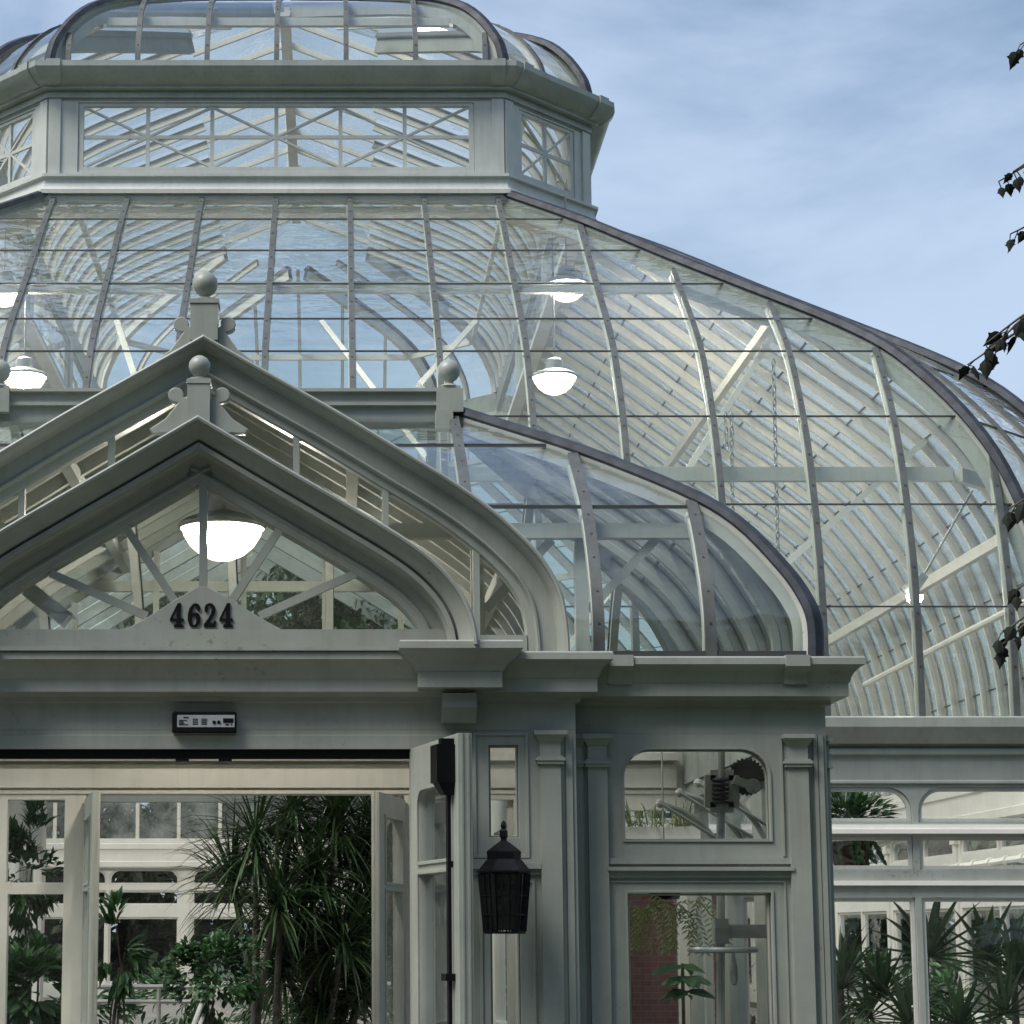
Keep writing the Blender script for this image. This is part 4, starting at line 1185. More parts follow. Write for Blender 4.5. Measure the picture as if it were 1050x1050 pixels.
# ---- window opening gear in the right wing
cr = thing('window_gear', (at(740,900,13.9).x, 13.9, 0), 'grey crank gear with handwheel and lever arms inside the right wing window', 'window gear')
gp = lambda u, v, y=13.9: at(u, v, y)
mb = MB(); mb.tube([gp(739,765), gp(739,1049), Vector((gp(739,1049).x, 13.9, .1))], .028, 10); mb.build('shaft', PAINT, cr)
mb = MB(); c = gp(767, 796)
n = 26
ring = []
for j in range(n*2):
    r_ = .125 if j % 2 else .108; a = j*math.pi/n; ring.append(Vector((c.x + r_*math.cos(a), 0, c.z + r_*math.sin(a))))
mb.rings([[p + Vector((0, y, 0)) for p in ring] for y in (13.93, 13.97)]); mb.build('gear_wheel', DARKG, cr, 0)
mb = MB(); mb.tube([gp(772, 806, 13.80), gp(772, 806, 13.96)], .05, 14); mb.tube([gp(772, 806, 13.78), gp(772, 806, 13.80)], .025, 10); mb.bar(gp(772,806,13.86), gp(795,806,13.86), .05, .10, (0,1,0)); mb.bar(gp(752,800,13.86), gp(772,806,13.86), .05, .09, (0,1,0)); mb.build('hub', PAINT, cr, 40)
mb = MB()
fr_ = [gp(728, 828), gp(752, 828), gp(752, 795), gp(728, 795)]
for i in range(4): mb.bar(fr_[i], fr_[(i+1)%4], .07, .035, (0,1,0))
mb.build('gear_case', PAINT, cr, 0)
mb = MB()
for k in range(6):
    zc_ = gp(738, 800 + k*4.6); mb.lathe([(.05,-.012),(.062,0),(.05,.012)], zc_, 12)
mb.build('worm', DARKG, cr)
mb = MB()
for u, v in ((677, 824), (697, 813), (716, 803)):
    y = 14.1
    mb.tube([gp(u, v, y), gp(u+22, v+7, y), gp(u+42, v+20, y), gp(u+60, v+42, y), gp(u+70, v+60, y)], .02, 8)
    mb.lathe([(0,-.032),(.024,-.02),(.032,0),(.024,.02),(0,.032)], gp(u, v, y), 10)
    mb.tube([gp(u, v, y-.03), gp(u+75, v+46, y-.03)], .012, 6)
mb.build('lever_arm', PAINT_P, cr)
mb = MB(); c = gp(741, 974, 13.78); mb.tube([c + Vector((.205*math.cos(t*2*math.pi/28), .205*math.sin(t*2*math.pi/28), 0)) for t in range(28)], .019, 8, closed=True)
mb.bar(c-Vector((.2,0,0)), c+Vector((.2,0,0)), .03, .02); mb.bar(c-Vector((0,.2,0)), c+Vector((0,.2,0)), .03, .02); mb.build('handwheel', GREY, cr)
mb = MB(); c = gp(752, 976, 13.70); mb.lathe([(0,-.21),(.018,-.20),(.026,-.16),(.022,-.08),(.012,-.03),(.012,0),(0,0)], c, 12); mb.build('handle', GREY, cr)
mb = MB(); a, b = gp(745, 962), gp(786, 948); mb.box((a.x, 13.87, a.z), (b.x, 13.93, b.z)); c = gp(739, 955); mb.box((c.x-.045, 13.85, gp(0,968).z), (c.x+.045, 13.95, gp(0,942).z)); mb.build('shaft_bracket', PAINT, cr, 0)

# ================================================================== PLANTS
def blade(mb, base, d, length, width, droop, segs=4, fold=.25):
    """strap leaf bending under its own weight"""
    base = Vector(base); d = Vector(d).normalized()
    side = d.cross(Vector((0, 0, 1)))
    if side.length < 1e-3: side = Vector((1, 0, 0))
    side.normalize(); p = base.copy(); prev = None
    for i in range(segs + 1):
        t = i / segs
        w = width * (.55 + 1.2*t - 1.7*t*t) if t < 1 else 0.002
        n = side.cross(d).normalized()
        row = [mb.bm.verts.new(p - side*w/2 + n*w*fold), mb.bm.verts.new(p), mb.bm.verts.new(p + side*w/2 + n*w*fold)]
        if prev: mb.face([prev[0], prev[1], row[1], row[0]]); mb.face([prev[1], prev[2], row[2], row[1]])
        prev = row
        p = p + d * (length / segs)
        d = (d + Vector((0, 0, -droop / segs * (.4 + 1.4*t)))).normalized()
def leaf_card(mb, p, d, n, L, W, curl=.15):
    d = Vector(d).normalized(); s = d.cross(Vector(n)).normalized(); n = s.cross(d)
    P = lambda a, b, c=0: mb.bm.verts.new(p + d*(a*L) + s*(b*W) + n*(c*L))
    b0, t0 = P(0, 0), P(1, 0, -curl)
    l = [P(.18,.32,.03), P(.5,.5,.04), P(.8,.25,-.04)]; r = [P(.18,-.32,.03), P(.5,-.5,.04), P(.8,-.25,-.04)]
    m = [P(.18,0,-.01), P(.5,0,-.02), P(.8,0,-.07)]
    mb.face([b0,m[0],l[0]]); mb.face([b0,r[0],m[0]])
    for i in (0,1): mb.face([m[i],m[i+1],l[i+1],l[i]]); mb.face([r[i],r[i+1],m[i+1],m[i]])
    mb.face([m[2],t0,l[2]]); mb.face([r[2],t0,m[2]])
def rv(s=1.): 
    while True:
        v = Vector((rnd.uniform(-1,1), rnd.uniform(-1,1), rnd.uniform(-1,1)))
        if .05 < v.length < 1: return v * s

def dracaena(x, y, heads, label, nleaf=60, L=.62, mat=LEAF_D):
    o = thing('dracaena', (x, y, 0), label, 'plant', 'palm-like plants inside the doors')
    tr = MB(); fo = MB()
    for i, h in enumerate(heads):
        h = Vector(h); b = Vector((x + rnd.uniform(-.18,.18), y + rnd.uniform(-.12,.12), 0))
        mid = b.lerp(h, .55) + Vector((rnd.uniform(-.08,.08), rnd.uniform(-.08,.08), 0))
        path = catmull([b, mid, h], 6)
        tr.tube(path, [.036 - .012*k/len(path) + .003*(k % 2) for k in range(len(path))], 9)
        for k in range(nleaf):
            el = rnd.uniform(-.75, 1.25); az = rnd.uniform(0, 2*math.pi)
            d = Vector((math.cos(az)*math.cos(el), math.sin(az)*math.cos(el), math.sin(el)))
            blade(fo, h + Vector((0,0,rnd.uniform(-.16,.12))) + d*.03, d, L*rnd.uniform(.65,1.15), rnd.uniform(.026,.042), rnd.uniform(.5,1.5))
    tr.build('trunk', BARKP, o); fo.build('foliage', mat, o, 60, False)
    return o
def heads_at(lst): return [at(u, v, y) for u, v, y in lst]
dracaena(at(270,0,21.6).x, 21.6, heads_at([(262,862,21.4),(238,905,21.8),(300,835,21.8),(285,925,21.2)]), 'dark dracaena with slender bare trunks behind the open doors, left of the two', 160, .8)
dracaena(at(335,0,22.2).x, 22.2, heads_at([(345,842,22.0),(322,900,21.7),(368,880,22.6),(350,965,21.6),(384,940,22.4),(312,960,22.3),(330,1030,22.0),(372,1010,22.3),(290,990,22.2),(388,860,22.5)]), 'dense dark dracaena filling the right half of the inner doorway', 210, .85)
dracaena(at(420,0,23.4).x, 24.2, heads_at([(415,850,24.2),(440,900,24.3),(400,930,24.4)]), 'dracaena partly hidden behind the right inner door', 100, .75)

def bush(name, c, r, n, label, mat, L=.07, W=.045, stems=4, cat='shrub', droop=.2):
    c = Vector(c); o = thing(name, (c.x, c.y, 0), label, cat)
    fo, tr = MB(), MB()
    r = Vector(r)
    clumps = [Vector((a.x*r.x, a.y*r.y, a.z*r.z)) for a in (rv() for _ in range(max(8, n//45)))]
    for k in range(n):
        q = rnd.choice(clumps) + rv(min(r)*.33); p = c + q
        d = (q.normalized() + rv(.8) + Vector((0,0,-droop)))
        leaf_card(fo, p, d, Vector((0,-.3,1)) + rv(.6), L*rnd.uniform(.7,1.3), W*rnd.uniform(.7,1.2))
    for k in range(stems):
        q = rnd.choice(clumps)*.6 + c
        tr.tube(catmull([Vector((c.x+rnd.uniform(-.08,.08), c.y+rnd.uniform(-.08,.08), 0)), Vector((c.x,c.y,c.z*.5))+rv(.12), q], 4), [.016-.0011*i for i in range(9)], 6)
    tr.build('stem', BARK, o); fo.build('foliage', mat, o, 0, False)
    return o
bush('leafy_shrub', at(222,1000,20.6), (.42,.35,.42), 1500, 'round bright green shrub below the white inner windows', LEAF_M, .07, .05)
bush('tall_shrub', at(30,900,20.2), (.34,.3,.75), 900, 'tall leafy shrub behind the left inner glass panel', LEAF_M, .13, .04)
bush('tall_shrub', at(28,1015,19.6), (.34,.3,.35), 500, 'low broad leaved plant at the foot of the left inner panel', LEAF_M, .22, .10, cat='plant')
bush('slender_shrub', at(122,975,20.4), (.18,.2,.42), 150, 'slender plant with long drooping leaves beside the inner left door', LEAF_M, .19, .05, stems=5)
# indoor trees seen through the gable window
for (u, v, y, r, lab_) in ((318,628,21.2,(.75,.7,.5),'green indoor tree behind the right half of the gable window'), (150,640,21.4,(.7,.7,.45),'green indoor tree behind the left half of the gable window'),(405,655,20.6,(.6,.6,.6),'green indoor tree beside the curved foot of the gable')):
    c = at(u, v, y); o = thing('indoor_tree', (c.x, c.y, 0), lab_, 'tree')
    fo, tr = MB(), MB()
    cl = [Vector((a.x*r[0], a.y*r[1], a.z*r[2])) for a in (rv() for _ in range(30))]
    for k in range(2600):
        q = rnd.choice(cl) + rv(.32)
        leaf_card(fo, c+q, rv()+Vector((0,0,-.3)), Vector((0,-.2,1))+rv(.7), rnd.uniform(.07,.12), rnd.uniform(.035,.06))
    bx_ = at(76 if u < 200 else 412, 900, y).x; tr.tube(catmull([Vector((bx_,c.y,0)), Vector((bx_,c.y,c.z*.55)), Vector((bx_*.5+c.x*.5,c.y,c.z*.85)), Vector((c.x,c.y,c.z))], 4), [.04-.0018*i for i in range(13)], 9)
    for q in cl[:9]: tr.tube([Vector((c.x,c.y,c.z-.9)), c+q*.4+Vector((0,0,-.3)), c+q], [.045,.03,.012], 6)
    tr.build('trunk', BARK, o); fo.build('crown', LEAF_I, o, 0, False)

# palms in the right wing
def fan_palm(c, nf, L, label, y0=None):
    c = Vector(c); o = thing('fan_palm', (c.x, c.y, 0), label, 'palm', 'palms behind the right wing windows')
    fo, st = MB(), MB()
    for k in range(nf):
        az = rnd.uniform(0, 2*math.pi); el = rnd.uniform(.1, 1.2) if k else 1.35
        d = Vector((math.cos(az)*math.cos(el), math.sin(az)*math.cos(el), math.sin(el)))
        if k == 0: d = Vector((.02, -.5, .9))
        ln = rnd.uniform(.35,.75) if k else .02
        tip = c + d*ln + Vector((0,0,-.1 if k else 0))
        st.tube([Vector((c.x,c.y,max(.4,c.z-.5))), c + d*ln*.4, tip], [.013,.011,.009], 5)
        fd = (d + Vector((0,-.15,.15))).normalized() if k else Vector((.05,-.1,1))
        sd = fd.cross(Vector((rnd.uniform(-.3,.3),-1,.2))).normalized() if k else Vector((1,0,0))
        m = 13
        for j in range(m):
            a = (j/(m-1)-.5)*2*R(105)
            dd = fd*math.cos(a) + sd*math.sin(a)
            blade(fo, tip, dd, L*rnd.uniform(.75,1.05)*(1-.18*abs(j/(m-1)-.5)), .085, rnd.uniform(.1,.35), 4, .3)
    st.tube([(c.x,c.y,0),(c.x,c.y,c.z)], [.05,.03], 8)
    st.build('stem', BARKP, o); fo.build('foliage', LEAF_P, o, 0, False)
    return o
def fan_cluster(c, fans, label):
    """palm with named fans: each (offset, tilt of the middle finger, reach)"""
    c = Vector(c); o = thing('fan_palm', (c.x, c.y, 0), label, 'palm', 'palms behind the right wing windows')
    fo, st = MB(), MB()
    for (u, v, y, ang, Lf) in fans:
        tip = at(u, v, y); up = Vector((math.sin(ang), -.35, math.cos(ang))).normalized()
        sd = up.cross(Vector((0, -1, .15))).normalized()
        st.tube(catmull([Vector((c.x, c.y, max(.3, c.z-.5))), Vector((c.x, c.y, c.z-.1)).lerp(tip, .5), tip], 4), [.014-.0006*i for i in range(9)], 6)
        m = 15
        for j in range(m):
            q = (j/(m-1)-.5)*2; a_ = q*R(112)
            dd = up*math.cos(a_) + sd*math.sin(a_) + Vector((0, -.12 + rnd.uniform(-.1,.1), 0))
            blade(fo, tip + Vector((0, -.004*j, 0)), dd, 1.2*Lf*(1-.22*abs(q))*rnd.uniform(.9,1.05), .13*Lf/.7, rnd.uniform(.1,.5), 6, .22)
    st.tube([(c.x,c.y,0),(c.x,c.y,c.z)], [.05,.03], 8)
    st.build('stem', BARKP, o); fo.build('foliage', LEAF_P, o, 0, False)
fan_cluster(at(952,1040,24.3), [(952,982,24.15,.03,.80),(905,1022,24.25,-.5,.6),(930,1050,24.1,-.9,.6),(985,1052,24.2,.5,.6)], 'fan palm with one upright spread fan behind the right lower windows')
fan_cluster(at(1015,1045,24.7), [(1012,985,24.8,.25,.7),(1050,1000,24.6,.6,.75),(1030,1040,24.4,-.3,.6)], 'dark palm with spread fans at the right picture edge')
fan_cluster(at(872,1050,24.9), [(868,1000,24.8,-.2,.5),(890,1045,24.6,.4,.5)], 'small fan palm at the left of the right lower windows')
def straps(name, c, n, L, w, label, mat, cat='plant', droop=(.5,1.4), elr=(.1,1.3), group=None):
    c = Vector(c); o = thing(name, (c.x, c.y, 0), label, cat, group)
    fo = MB()
    for k in range(n):
        az = rnd.uniform(0, 2*math.pi); el = rnd.uniform(*elr)
        blade(fo, c + rv(.04), (math.cos(az)*math.cos(el), math.sin(az)*math.cos(el), math.sin(el)), L*rnd.uniform(.6,1.1), w*rnd.uniform(.7,1.2), rnd.uniform(*droop), 5)
    return o, fo
o, fo = straps('strap_plant', at(1040,1010,24.7), 50, .95, .075, 'strap leaved plant behind the right window edge', LEAF_P)
fo.build('foliage', LEAF_P, o, 0, False)
st = MB(); c = at(1040,1010,24.7); st.tube([(c.x,c.y,0), c], [.05,.04], 8); st.build('stem', BARKP, o)
o, fo = straps('strap_plant', at(862,1015,24.5), 45, .75, .06, 'strap leaved plant beside the porch corner in the right wing', LEAF_D)
fo.build('foliage', LEAF_D, o, 0, False)
st = MB(); c = at(862,1015,24.5); st.tube([(c.x,c.y,0), c], [.05,.04], 8); st.build('stem', BARKP, o)
# hanging basket
c = at(872, 872, 24.4)
hb = thing('hanging_basket', c, 'brown wooden hanging basket with dark trailing plant beside the porch corner', 'hanging basket')
mb = MB(); mb.lathe([(0,-.2),(.16,-.2),(.20,-.1),(.23,.06),(.25,.10),(.21,.10),(.19,.02),(0,.0)], c, 20)
for k in range(14):
    a = k*2*math.pi/14; mb.bar(c+Vector((math.cos(a)*.17,math.sin(a)*.17,-.2)), c+Vector((math.cos(a)*.245,math.sin(a)*.245,.08)), .05, .016, (math.cos(a),math.sin(a),0))
mb.build('basket', POT, hb, 30)
fo = MB()
for k in range(700):
    q = rv(); q = Vector((q.x*.50,q.y*.36,q.z*.20 + .42)); leaf_card(fo, c+q, q+Vector((0,0,-.3)), Vector((0,-.2,1))+rv(.5), rnd.uniform(.08,.14), rnd.uniform(.05,.08))
for k in range(24):
    a = rnd.uniform(0,2*math.pi); p = c+Vector((math.cos(a)*.25,math.sin(a)*.25,.1))
    for j in range(5):
        leaf_card(fo, p+Vector((math.cos(a)*.03*j,math.sin(a)*.03*j,-.05*j)), Vector((math.cos(a),math.sin(a),-1))+rv(.5), (0,-1,.3), .10, .05)
fo.build('foliage', LEAF_M, hb, 0, False)
mb = MB()
for k in range(3):
    a = k*2*math.pi/3; mb.tube([c+Vector((math.cos(a)*.24,math.sin(a)*.24,.1)), c+Vector((0,0,.95))], .008, 5)
mb.tube([c+Vector((0,0,.95)), Vector((c.x,c.y,4.0))], .008, 5); mb.build('hanger', GREY, hb)
c = at(893, 918, 24.2)
# plants inside the wing of the porch
c = at(668, 848, 15.6)
o = thing('spider_plant', (c.x, c.y, c.z), 'pale grassy spider plant on a white shelf in the arched wing window', 'plant')
fo = MB()
for k in range(110):
    az = rnd.uniform(0,2*math.pi); el = rnd.uniform(.2,1.3); x = rnd.uniform(-.28,.28)
    blade(fo, c+Vector((x,0,.0)), (math.cos(az)*math.cos(el), math.sin(az)*math.cos(el), math.sin(el)), rnd.uniform(.14,.26), .014, rnd.uniform(.8,2.2), 5)
fo.build('foliage', LEAF_Y, o, 0, False)
MB().box((c.x-.34,c.y-.08,c.z-.10),(c.x+.34,c.y+.08,c.z)).build('trough', WHITE, o, 0)
sh = thing('plant_shelf', (c.x, c.y, 0), 'white wall shelf under the spider plant in the arched wing window', 'shelf')
MB().box((c.x-.5,c.y-.14,c.z-.16),(c.x+.45,c.y+.14,c.z-.1005)).build('board', WHITE, sh, 0)
mb = MB(); mb.box((c.x-.45,c.y-.05,.0),(c.x-.40,c.y+.05,c.z-.1605)); mb.box((c.x+.36,c.y-.05,.0),(c.x+.41,c.y+.05,c.z-.1605)); mb.build('post', WHITE, sh, 0)
# hanging fern
c = at(682, 925, 15.2)
o = thing('hanging_fern', c, 'feathery yellow green fern hanging in the lower wing window', 'fern')
fo = MB()
for k in range(22):
    az = rnd.uniform(0,2*math.pi); p = c + Vector((rnd.uniform(-.28,.28), rnd.uniform(-.12,.12), rnd.uniform(-.05,.06))); d = Vector((math.cos(az)*.5, math.sin(az)*.5, .1))
    for j in range(11):
        d = (d*.8 + Vector((0,0,-.09))).copy(); p = p + d.normalized()*.036
        for sd in (1,-1):
            leaf_card(fo, p, Vector((-d.y*sd+rnd.uniform(-.3,.3), d.x*sd, -.5)) + Vector((.6*sd,0,0)), (0,-1,.2), .055, .014)
fo.build('foliage', LEAF_Y, o, 0, False)
mb = MB(); mb.lathe([(0,.0),(.10,.0),(.13,.11),(0,.11)], c + Vector((0,0,.02)), 14); mb.build('pot', BLACK, o)
mb = MB(); mb.tube([c+Vector((0,0,.13)), Vector((c.x,c.y,3.2))], .006, 5); mb.build('hanger', GREY, o)
# broad leaf plant
c = at(700, 1003, 14.9)
o = thing('broad_leaf_plant', (c.x, c.y, 0), 'dark plant with flat tiered leaves low in the wing window', 'plant')
fo = MB()
for k in range(26):
    az = k*2.4; q = c + Vector((rnd.uniform(-.05,.05), rnd.uniform(-.05,.05), rnd.choice((0,.0,-.09,.08))))
    leaf_card(fo, q, (math.cos(az), math.sin(az), -.15), (0,-.6,1), rnd.uniform(.16,.26), .10, .15)
fo.build('foliage', LEAF_M, o, 0, False)
mb = MB(); mb.tube([(c.x,c.y,.0),(c.x,c.y,c.z+.1)], .012, 6); mb.build('stem', BARK, o)

for i, (x, y, r_) in enumerate(((-3.4,27.5,.8),(-1.9,29.5,.85),(-.5,27,.8),(.9,29,.9),(2.2,27.5,.8),(5.2,27,.9),(6.6,26.2,.8),(8.0,28,.9))):
    bush('planting', (x, y, .62 + .1*(i % 3)), (r_, r_*.7, .6), 650, ('low dark leafy planting on the floor behind the doorway' if x < 3 else 'low dark leafy planting behind the right wing windows'), LEAF_M if i % 2 else LEAF_I, .16, .07, stems=3, cat='plant')['group'] = 'low planting on the glasshouse floor'
# ---- white handrail inside
hr = thing('handrail', at(160,1030,21), 'white tube handrail in front of the inner windows', 'handrail')
mb = MB(); A_, B_ = at(100,1012,21.0), at(213,1012,21.0); C_ = at(196,1058,19.4)
mb.tube([A_, B_], .024, 8); mb.tube([at(100,1027,21.0), at(205,1027,21.0)], .020, 8); mb.tube([B_, C_], .024, 8); mb.tube([B_-Vector((0,0,.16)), C_-Vector((0,0,.16))], .02, 8)
mb.build('rail', WHITE, hr)
for u in (118, 163, 213):
    p = at(u, 1012, 21.0); MB().tube([(p.x, p.y, 0), (p.x, p.y, p.z)], .022, 8).build('post', WHITE, hr)
# ---- brick wall added behind the wing in place of a reflected brick building
bw = thing('reflection_brick_wall', (at(680,0,20).x, 20, 0), 'low dark red brick wall added in place of a reflected brick building', 'wall')
mb = MB(); x0, x1 = AX + 2.75, at(713,0,20).x; mb.box((x0, 19.9, 0), (x1, 20.1, 2.02)); mb.build('brickwork', BRICK, bw, 0)
MB().box((x0-.05, 19.86, 2.0205), (x1+.05, 20.14, 2.12)).build('coping', WHITE, bw, 0)

# ================================================================== TREES
def crown_tree(x, y, h, r, n, label, seed, group, mat=LEAF_T, leaf=.34, cz=.58, vz=.42):
    rr = random.Random(seed)
    o = thing('tree', (x, y, 0), label, 'tree', group)
    fo, tr = MB(), MB()
    def rv2(s=1.):
        while True:
            v = Vector((rr.uniform(-1,1), rr.uniform(-1,1), rr.uniform(-1,1)))
            if .1 < v.length < 1: return v*s
    c = Vector((x, y, h*cz)); cl = []
    for k in range(34):
        q = rv2(); q = q.normalized()*q.length**.5
        cl.append(Vector((q.x*r, q.y*r, q.z*h*vz)))
    for k in range(n):
        q = rr.choice(cl) + rv2(r*.3)
        leaf_card(fo, c+q, rv2()+Vector((0,0,-.4)), Vector((0,0,1))+rv2(.8), leaf*rr.uniform(.7,1.3), leaf*.55)
    tr.tube(catmull([Vector((x,y,0)), Vector((x+rr.uniform(-.2,.2),y,h*.35)), Vector((x,y,h*.8))], 5), [.03*h-.0022*h*i for i in range(11)], 9)
    for q in cl[:14]:
        tr.tube([Vector((x,y,h*rr.uniform(.3,.5))), c+q*.5+Vector((0,0,-.2)), c+q], [.012*h,.007*h,.002*h], 6)
    tr.build('trunk', BARK, o); fo.build('crown', mat, o, 0, False)
    return o
k = 0
pos = [(-13,60,6.6),(-9.8,58.5,5.8),(-6.6,59.5,6.4),(-3.6,58.2,5.6),(-.6,59,6.2),(2.6,58.3,5.7),(5.8,59.4,6.5),(9.2,58.4,5.9),(12.6,60,6.4)]
for i, (x, y, h) in enumerate(pos):  # added trees give the far panes the darkness of a dim room
    crown_tree(x, y, h*1.3, 2.8, 3000, 'dark bushy tree added behind the far glasshouse wall to darken its panes', 40+i, 'trees added behind the glasshouse', leaf=.5, cz=.5, vz=.5)

for i, (x, y, h, r) in enumerate(((-12,-12,14,5.4),(-3.5,-15,15,5.6),(5.5,-13,14.5,5.4),(14,-11,14,5.2),(-20,-8,14,5.2),(-28,-3,14,5.2),(22,-6,14,5.2),(30,1,14,5.2))):  # out of view; enlarged to block low sky in front of the porch
    crown_tree(x, y + 1.5, h*1.3, r*1.15, 3000, 'broad leafy street tree reflected in the glass, enlarged to shade the porch', 80+i, 'street trees reflected in the glass and shading the porch', leaf=.95, cz=.56, vz=.42)
for i, (x, y) in enumerate(((14.5,27),(15.5,31.5),(14.2,36),(15.2,41),(14.4,46),(15,51))):  # out of view; added so the side windows show no bright sky
    crown_tree(x, y, 5.4, 2.6, 1500, 'bushy evergreen added outside the right glasshouse wall to hide sky in its windows', 140+i, 'evergreens added beside the glasshouse', leaf=.42, cz=.5, vz=.5)
# maple beside the camera: its branch tips hang into the picture on the right
mp = thing('maple_tree', (4.9, 8.0, 0), 'dark maple whose leafy twig ends hang in at the right edge', 'tree')
tr = MB()
tr.tube(catmull([Vector((4.9,8,0)), Vector((4.82,8,2.2)), Vector((4.95,8.05,4.6)), Vector((4.8,8,7.2))], 6), [.20-.007*i for i in range(19)], 12)
tr.build('trunk', BARK, mp)
fo = MB()
def maple_leaf(p, d, n, s):
    d = Vector(d).normalized(); sd = d.cross(Vector(n)).normalized(); n = sd.cross(d)
    out = [(0,0),(.02,.24),(.12,.44),(.30,.50),(.40,.66),(.50,.42),(.68,.30),(.84,.14),(1.05,0),(.84,-.14),(.68,-.30),(.50,-.42),(.40,-.66),(.30,-.50),(.12,-.44),(.02,-.24)]
    vs = [fo.bm.verts.new(p + d*(a*s) + sd*(b*s*.62) + n*(-abs(b)*.25*s - a*a*.22*s)) for a, b in out]
    c = fo.bm.verts.new(p + d*.34*s)
    for i in range(len(vs)): fo.face([c, vs[i], vs[(i+1) % len(vs)]])
def twig(p, q, n, seed, s=.085, skip=0.):
    rr = random.Random(seed)
    p, q = Vector(p), Vector(q)
    L_ = (q - p).length
    for sub in range(max(1, n // 7)):
        e = q + Vector((rr.uniform(0, .10), rr.uniform(-.1, .1), rr.uniform(-.07, .07))) if sub else q
        mid = p.lerp(e, .5) + Vector((0, rr.uniform(-.05, .05), .10 + .03*sub))
        path = catmull([p, mid, e], 6)
        bm_ = MB(); bm_.tube(path, [.011-.0007*i for i in range(len(path))], 5); bm_.build('branch', BARK, mp)
        m = 9
        for k in range(m):
            t = 1 - (k/m)*.62
            i = min(len(path)-2, int(t*(len(path)-1))); c = path[i].lerp(path[i+1], t*(len(path)-1)-i)
            sd = 1 if k % 2 else -1
            d = Vector((rr.uniform(-.7,.2), sd*rr.uniform(.2,.7), rr.uniform(-1.1,-.15)))
            pe = c + d.normalized()*.035
            fo_p.tube([c, pe], .0022, 4)
            maple_leaf(pe, d + Vector((0,0,-.4)), Vector((rr.uniform(-.7,.7), -1, rr.uniform(-.1,.9))), s*rr.uniform(.65,1.15))
fo_p = MB()
limbs = []
Yt = 7.4
tips = [((1046,46),7,.075),((1024,186),14,.056),((1036,240),7,.056),((992,374),21,.066),((1034,522),7,.066),((1042,604),7,.056),((1026,650),14,.064),((1070,120),7,.08),((1080,300),14,.08),((1075,440),14,.08),((1078,570),14,.08),((1085,700),14,.08)]
for i, ((u, v), n, s) in enumerate(tips):
    tip = at(u, v, Yt + .05*(i % 4)); root = tip + Vector((.62 + .06*(i % 3), .12, .16))
    twig(root, tip, n, 300+i, s)
    rb_ = random.Random(900 + i)
    st_ = Vector((4.88, 8.0, max(1.9, min(6.8, root.z - rb_.uniform(-.1, 1.1)))))
    limb = catmull([st_, st_.lerp(root, .4) + Vector((0, rb_.uniform(-.25,.25), rb_.uniform(.0,.35))), st_.lerp(root, .75) + Vector((0, rb_.uniform(-.15,.15), rb_.uniform(-.05,.18))), root], 5)
    b_ = MB(); b_.tube(limb, [.042-.0021*k for k in range(len(limb))], 7); b_.build('branch', BARK, mp)
    limbs.append(limb)
def survey_u(p):
    z = p.z - EYE; return U0 + F_PX * p.x / (p.y*CT + z*ST)
rr = random.Random(5)
# leafy side twigs on every limb
for limb in limbs + [[Vector((4.88,8,z)), Vector((4.88+q,8+w,z+.5)), Vector((4.88+q*1.7,8+w*1.8,z+.8)), Vector((4.88+q*2.2,8+w*2.4,z+.9))] for z, q, w in ((3.2,.5,.4),(4.1,.6,-.3),(5.0,.5,.5),(5.8,.3,-.5),(6.6,.4,.3),(3.7,.1,.7),(5.4,-.1,.7),(6.9,0,-.4))]:
    if len(limb) == 4:
        b_ = MB(); b_.tube(catmull(limb, 4), [.035-.0024*k for k in range(13)], 6); b_.build('branch', BARK, mp)
    for k in range(9):
        i = rr.randrange(1, len(limb)); base = limb[i]
        d = Vector((rr.uniform(-.6,.7), rr.uniform(-.8,.8), rr.uniform(-.35,.7))).normalized()*rr.uniform(.25,.55)
        path = catmull([base, base + d*.5 + Vector((0,0,.05)), base + d + Vector((0,0,-.05))], 4)
        if min(survey_u(p) for p in path) < 1085: continue
        b_ = MB(); b_.tube(path, [.009-.0007*j for j in range(len(path))], 5); b_.build('branch', BARK, mp)
        for j in range(12):
            t = rr.uniform(.2, 1); q = min(len(path)-2, int(t*(len(path)-1))); c = path[q].lerp(path[q+1], t*(len(path)-1)-q)
            dd = Vector((rr.uniform(-.7,.7), rr.uniform(-.7,.7), rr.uniform(-1.1,.0))); pe = c + dd.normalized()*.035
            fo_p.tube([c, pe], .0022, 4)
            maple_leaf(pe, dd + Vector((0,0,-.4)), Vector((rr.uniform(-.7,.7), -1, rr.uniform(-.1,.9))), rr.uniform(.05,.085))
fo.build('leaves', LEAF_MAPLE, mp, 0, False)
fo_p.build('leaf_stalks', LEAF_MAPLE, mp, 0, False)

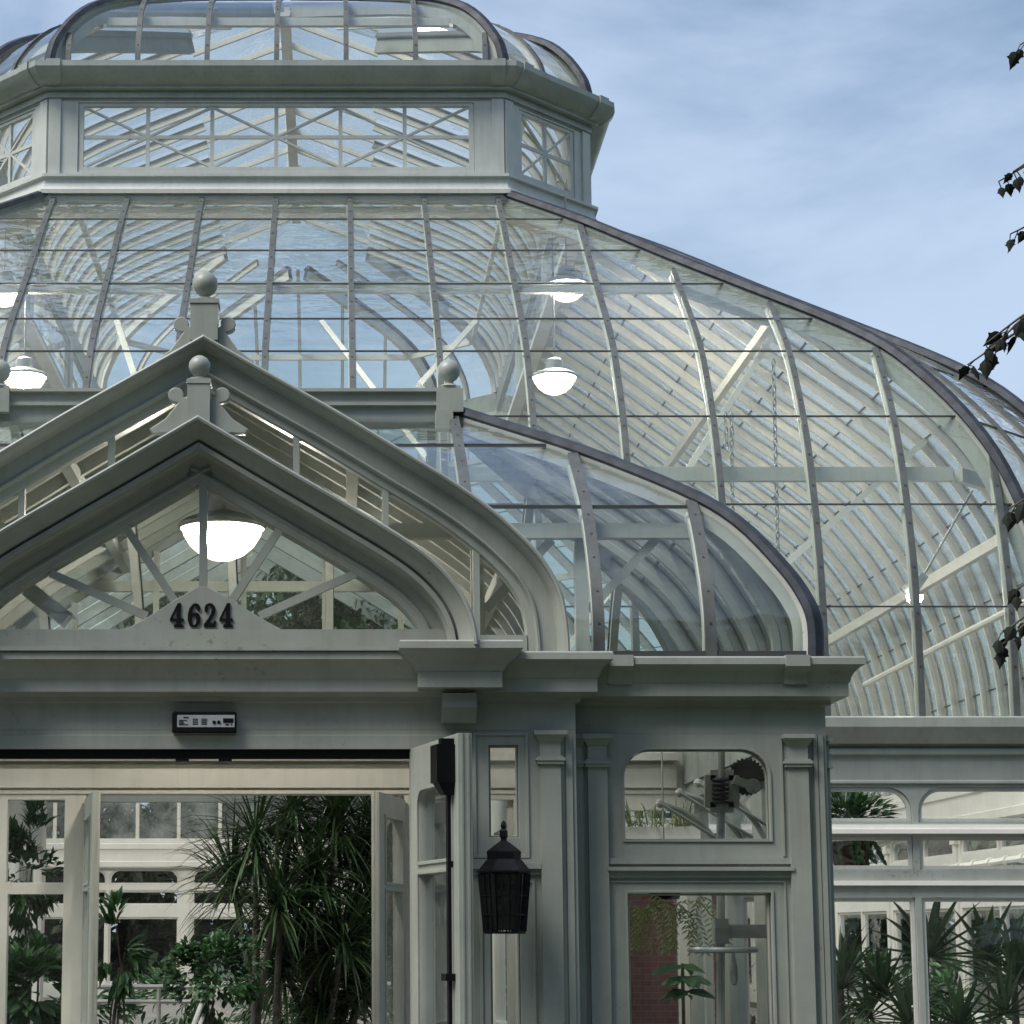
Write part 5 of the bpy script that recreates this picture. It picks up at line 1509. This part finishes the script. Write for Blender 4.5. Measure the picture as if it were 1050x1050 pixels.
# ================================================================== SKY AND LIGHT
SUN_EL, SUN_AZ = R(54), R(238)       # azimuth measured clockwise from +Y: behind the camera's left shoulder
w = bpy.data.worlds.new('World'); scene.world = w; w.use_nodes = True
nt = w.node_tree; nt.nodes.clear(); L = nt.links.new
out = nt.nodes.new('ShaderNodeOutputWorld'); bg = nt.nodes.new('ShaderNodeBackground')
sky = nt.nodes.new('ShaderNodeTexSky'); sky.sky_type = 'NISHITA'; sky.sun_disc = False
sky.sun_elevation = SUN_EL; sky.sun_rotation = SUN_AZ; sky.air_density = 1.3; sky.dust_density = 2.0; sky.ozone_density = 2.2
tc = nt.nodes.new('ShaderNodeTexCoord'); mpn = nt.nodes.new('ShaderNodeMapping'); mpn.inputs['Scale'].default_value = (1.0, 1.0, 1.7)
mpn.inputs['Rotation'].default_value = (0, R(12), R(20))
L(tc.outputs['Generated'], mpn.inputs['Vector'])
n1 = nt.nodes.new('ShaderNodeTexNoise'); n1.inputs['Scale'].default_value = 3.6; n1.inputs['Detail'].default_value = 7; n1.inputs['Roughness'].default_value = .55; n1.inputs['Distortion'].default_value = .35
L(mpn.outputs['Vector'], n1.inputs['Vector'])
mr = nt.nodes.new('ShaderNodeMapRange'); mr.interpolation_type = 'SMOOTHSTEP'; mr.inputs['From Min'].default_value = .38; mr.inputs['From Max'].default_value = .66; mr.inputs['To Min'].default_value = .12; mr.inputs['To Max'].default_value = 1.0
L(n1.outputs['Fac'], mr.inputs['Value'])
mx = nt.nodes.new('ShaderNodeMix'); mx.data_type = 'RGBA'
L(mr.outputs['Result'], mx.inputs[0]); L(sky.outputs['Color'], mx.inputs[6]); mx.inputs[7].default_value = (3.9, 4.9, 6.4, 1)
L(mx.outputs[2], bg.inputs['Color']); bg.inputs['Strength'].default_value = .061
L(bg.outputs[0], out.inputs['Surface'])
sd = bpy.data.lights.new('sun', 'SUN'); sd.energy = 1.8; sd.angle = R(30); sd.color = (1, .95, .88)
so = bpy.data.objects.new('sun', sd); COL.objects.link(so)
so.rotation_euler = (R(90) - SUN_EL, 0, math.pi - SUN_AZ)

# ------------------------------------------------------------------ render
scene.view_settings.view_transform = 'Standard'
scene.view_settings.look = 'None'
scene.view_settings.exposure = 1.2
scene.view_settings.gamma = 1
scene.view_settings.use_curve_mapping = False
c = scene.cycles
c.max_bounces = 10; c.diffuse_bounces = 4; c.glossy_bounces = 4; c.transmission_bounces = 4; c.transparent_max_bounces = 40
c.sample_clamp_indirect = 4; c.caustics_reflective = False; c.caustics_refractive = False
scene.render.resolution_x = scene.render.resolution_y = 1024
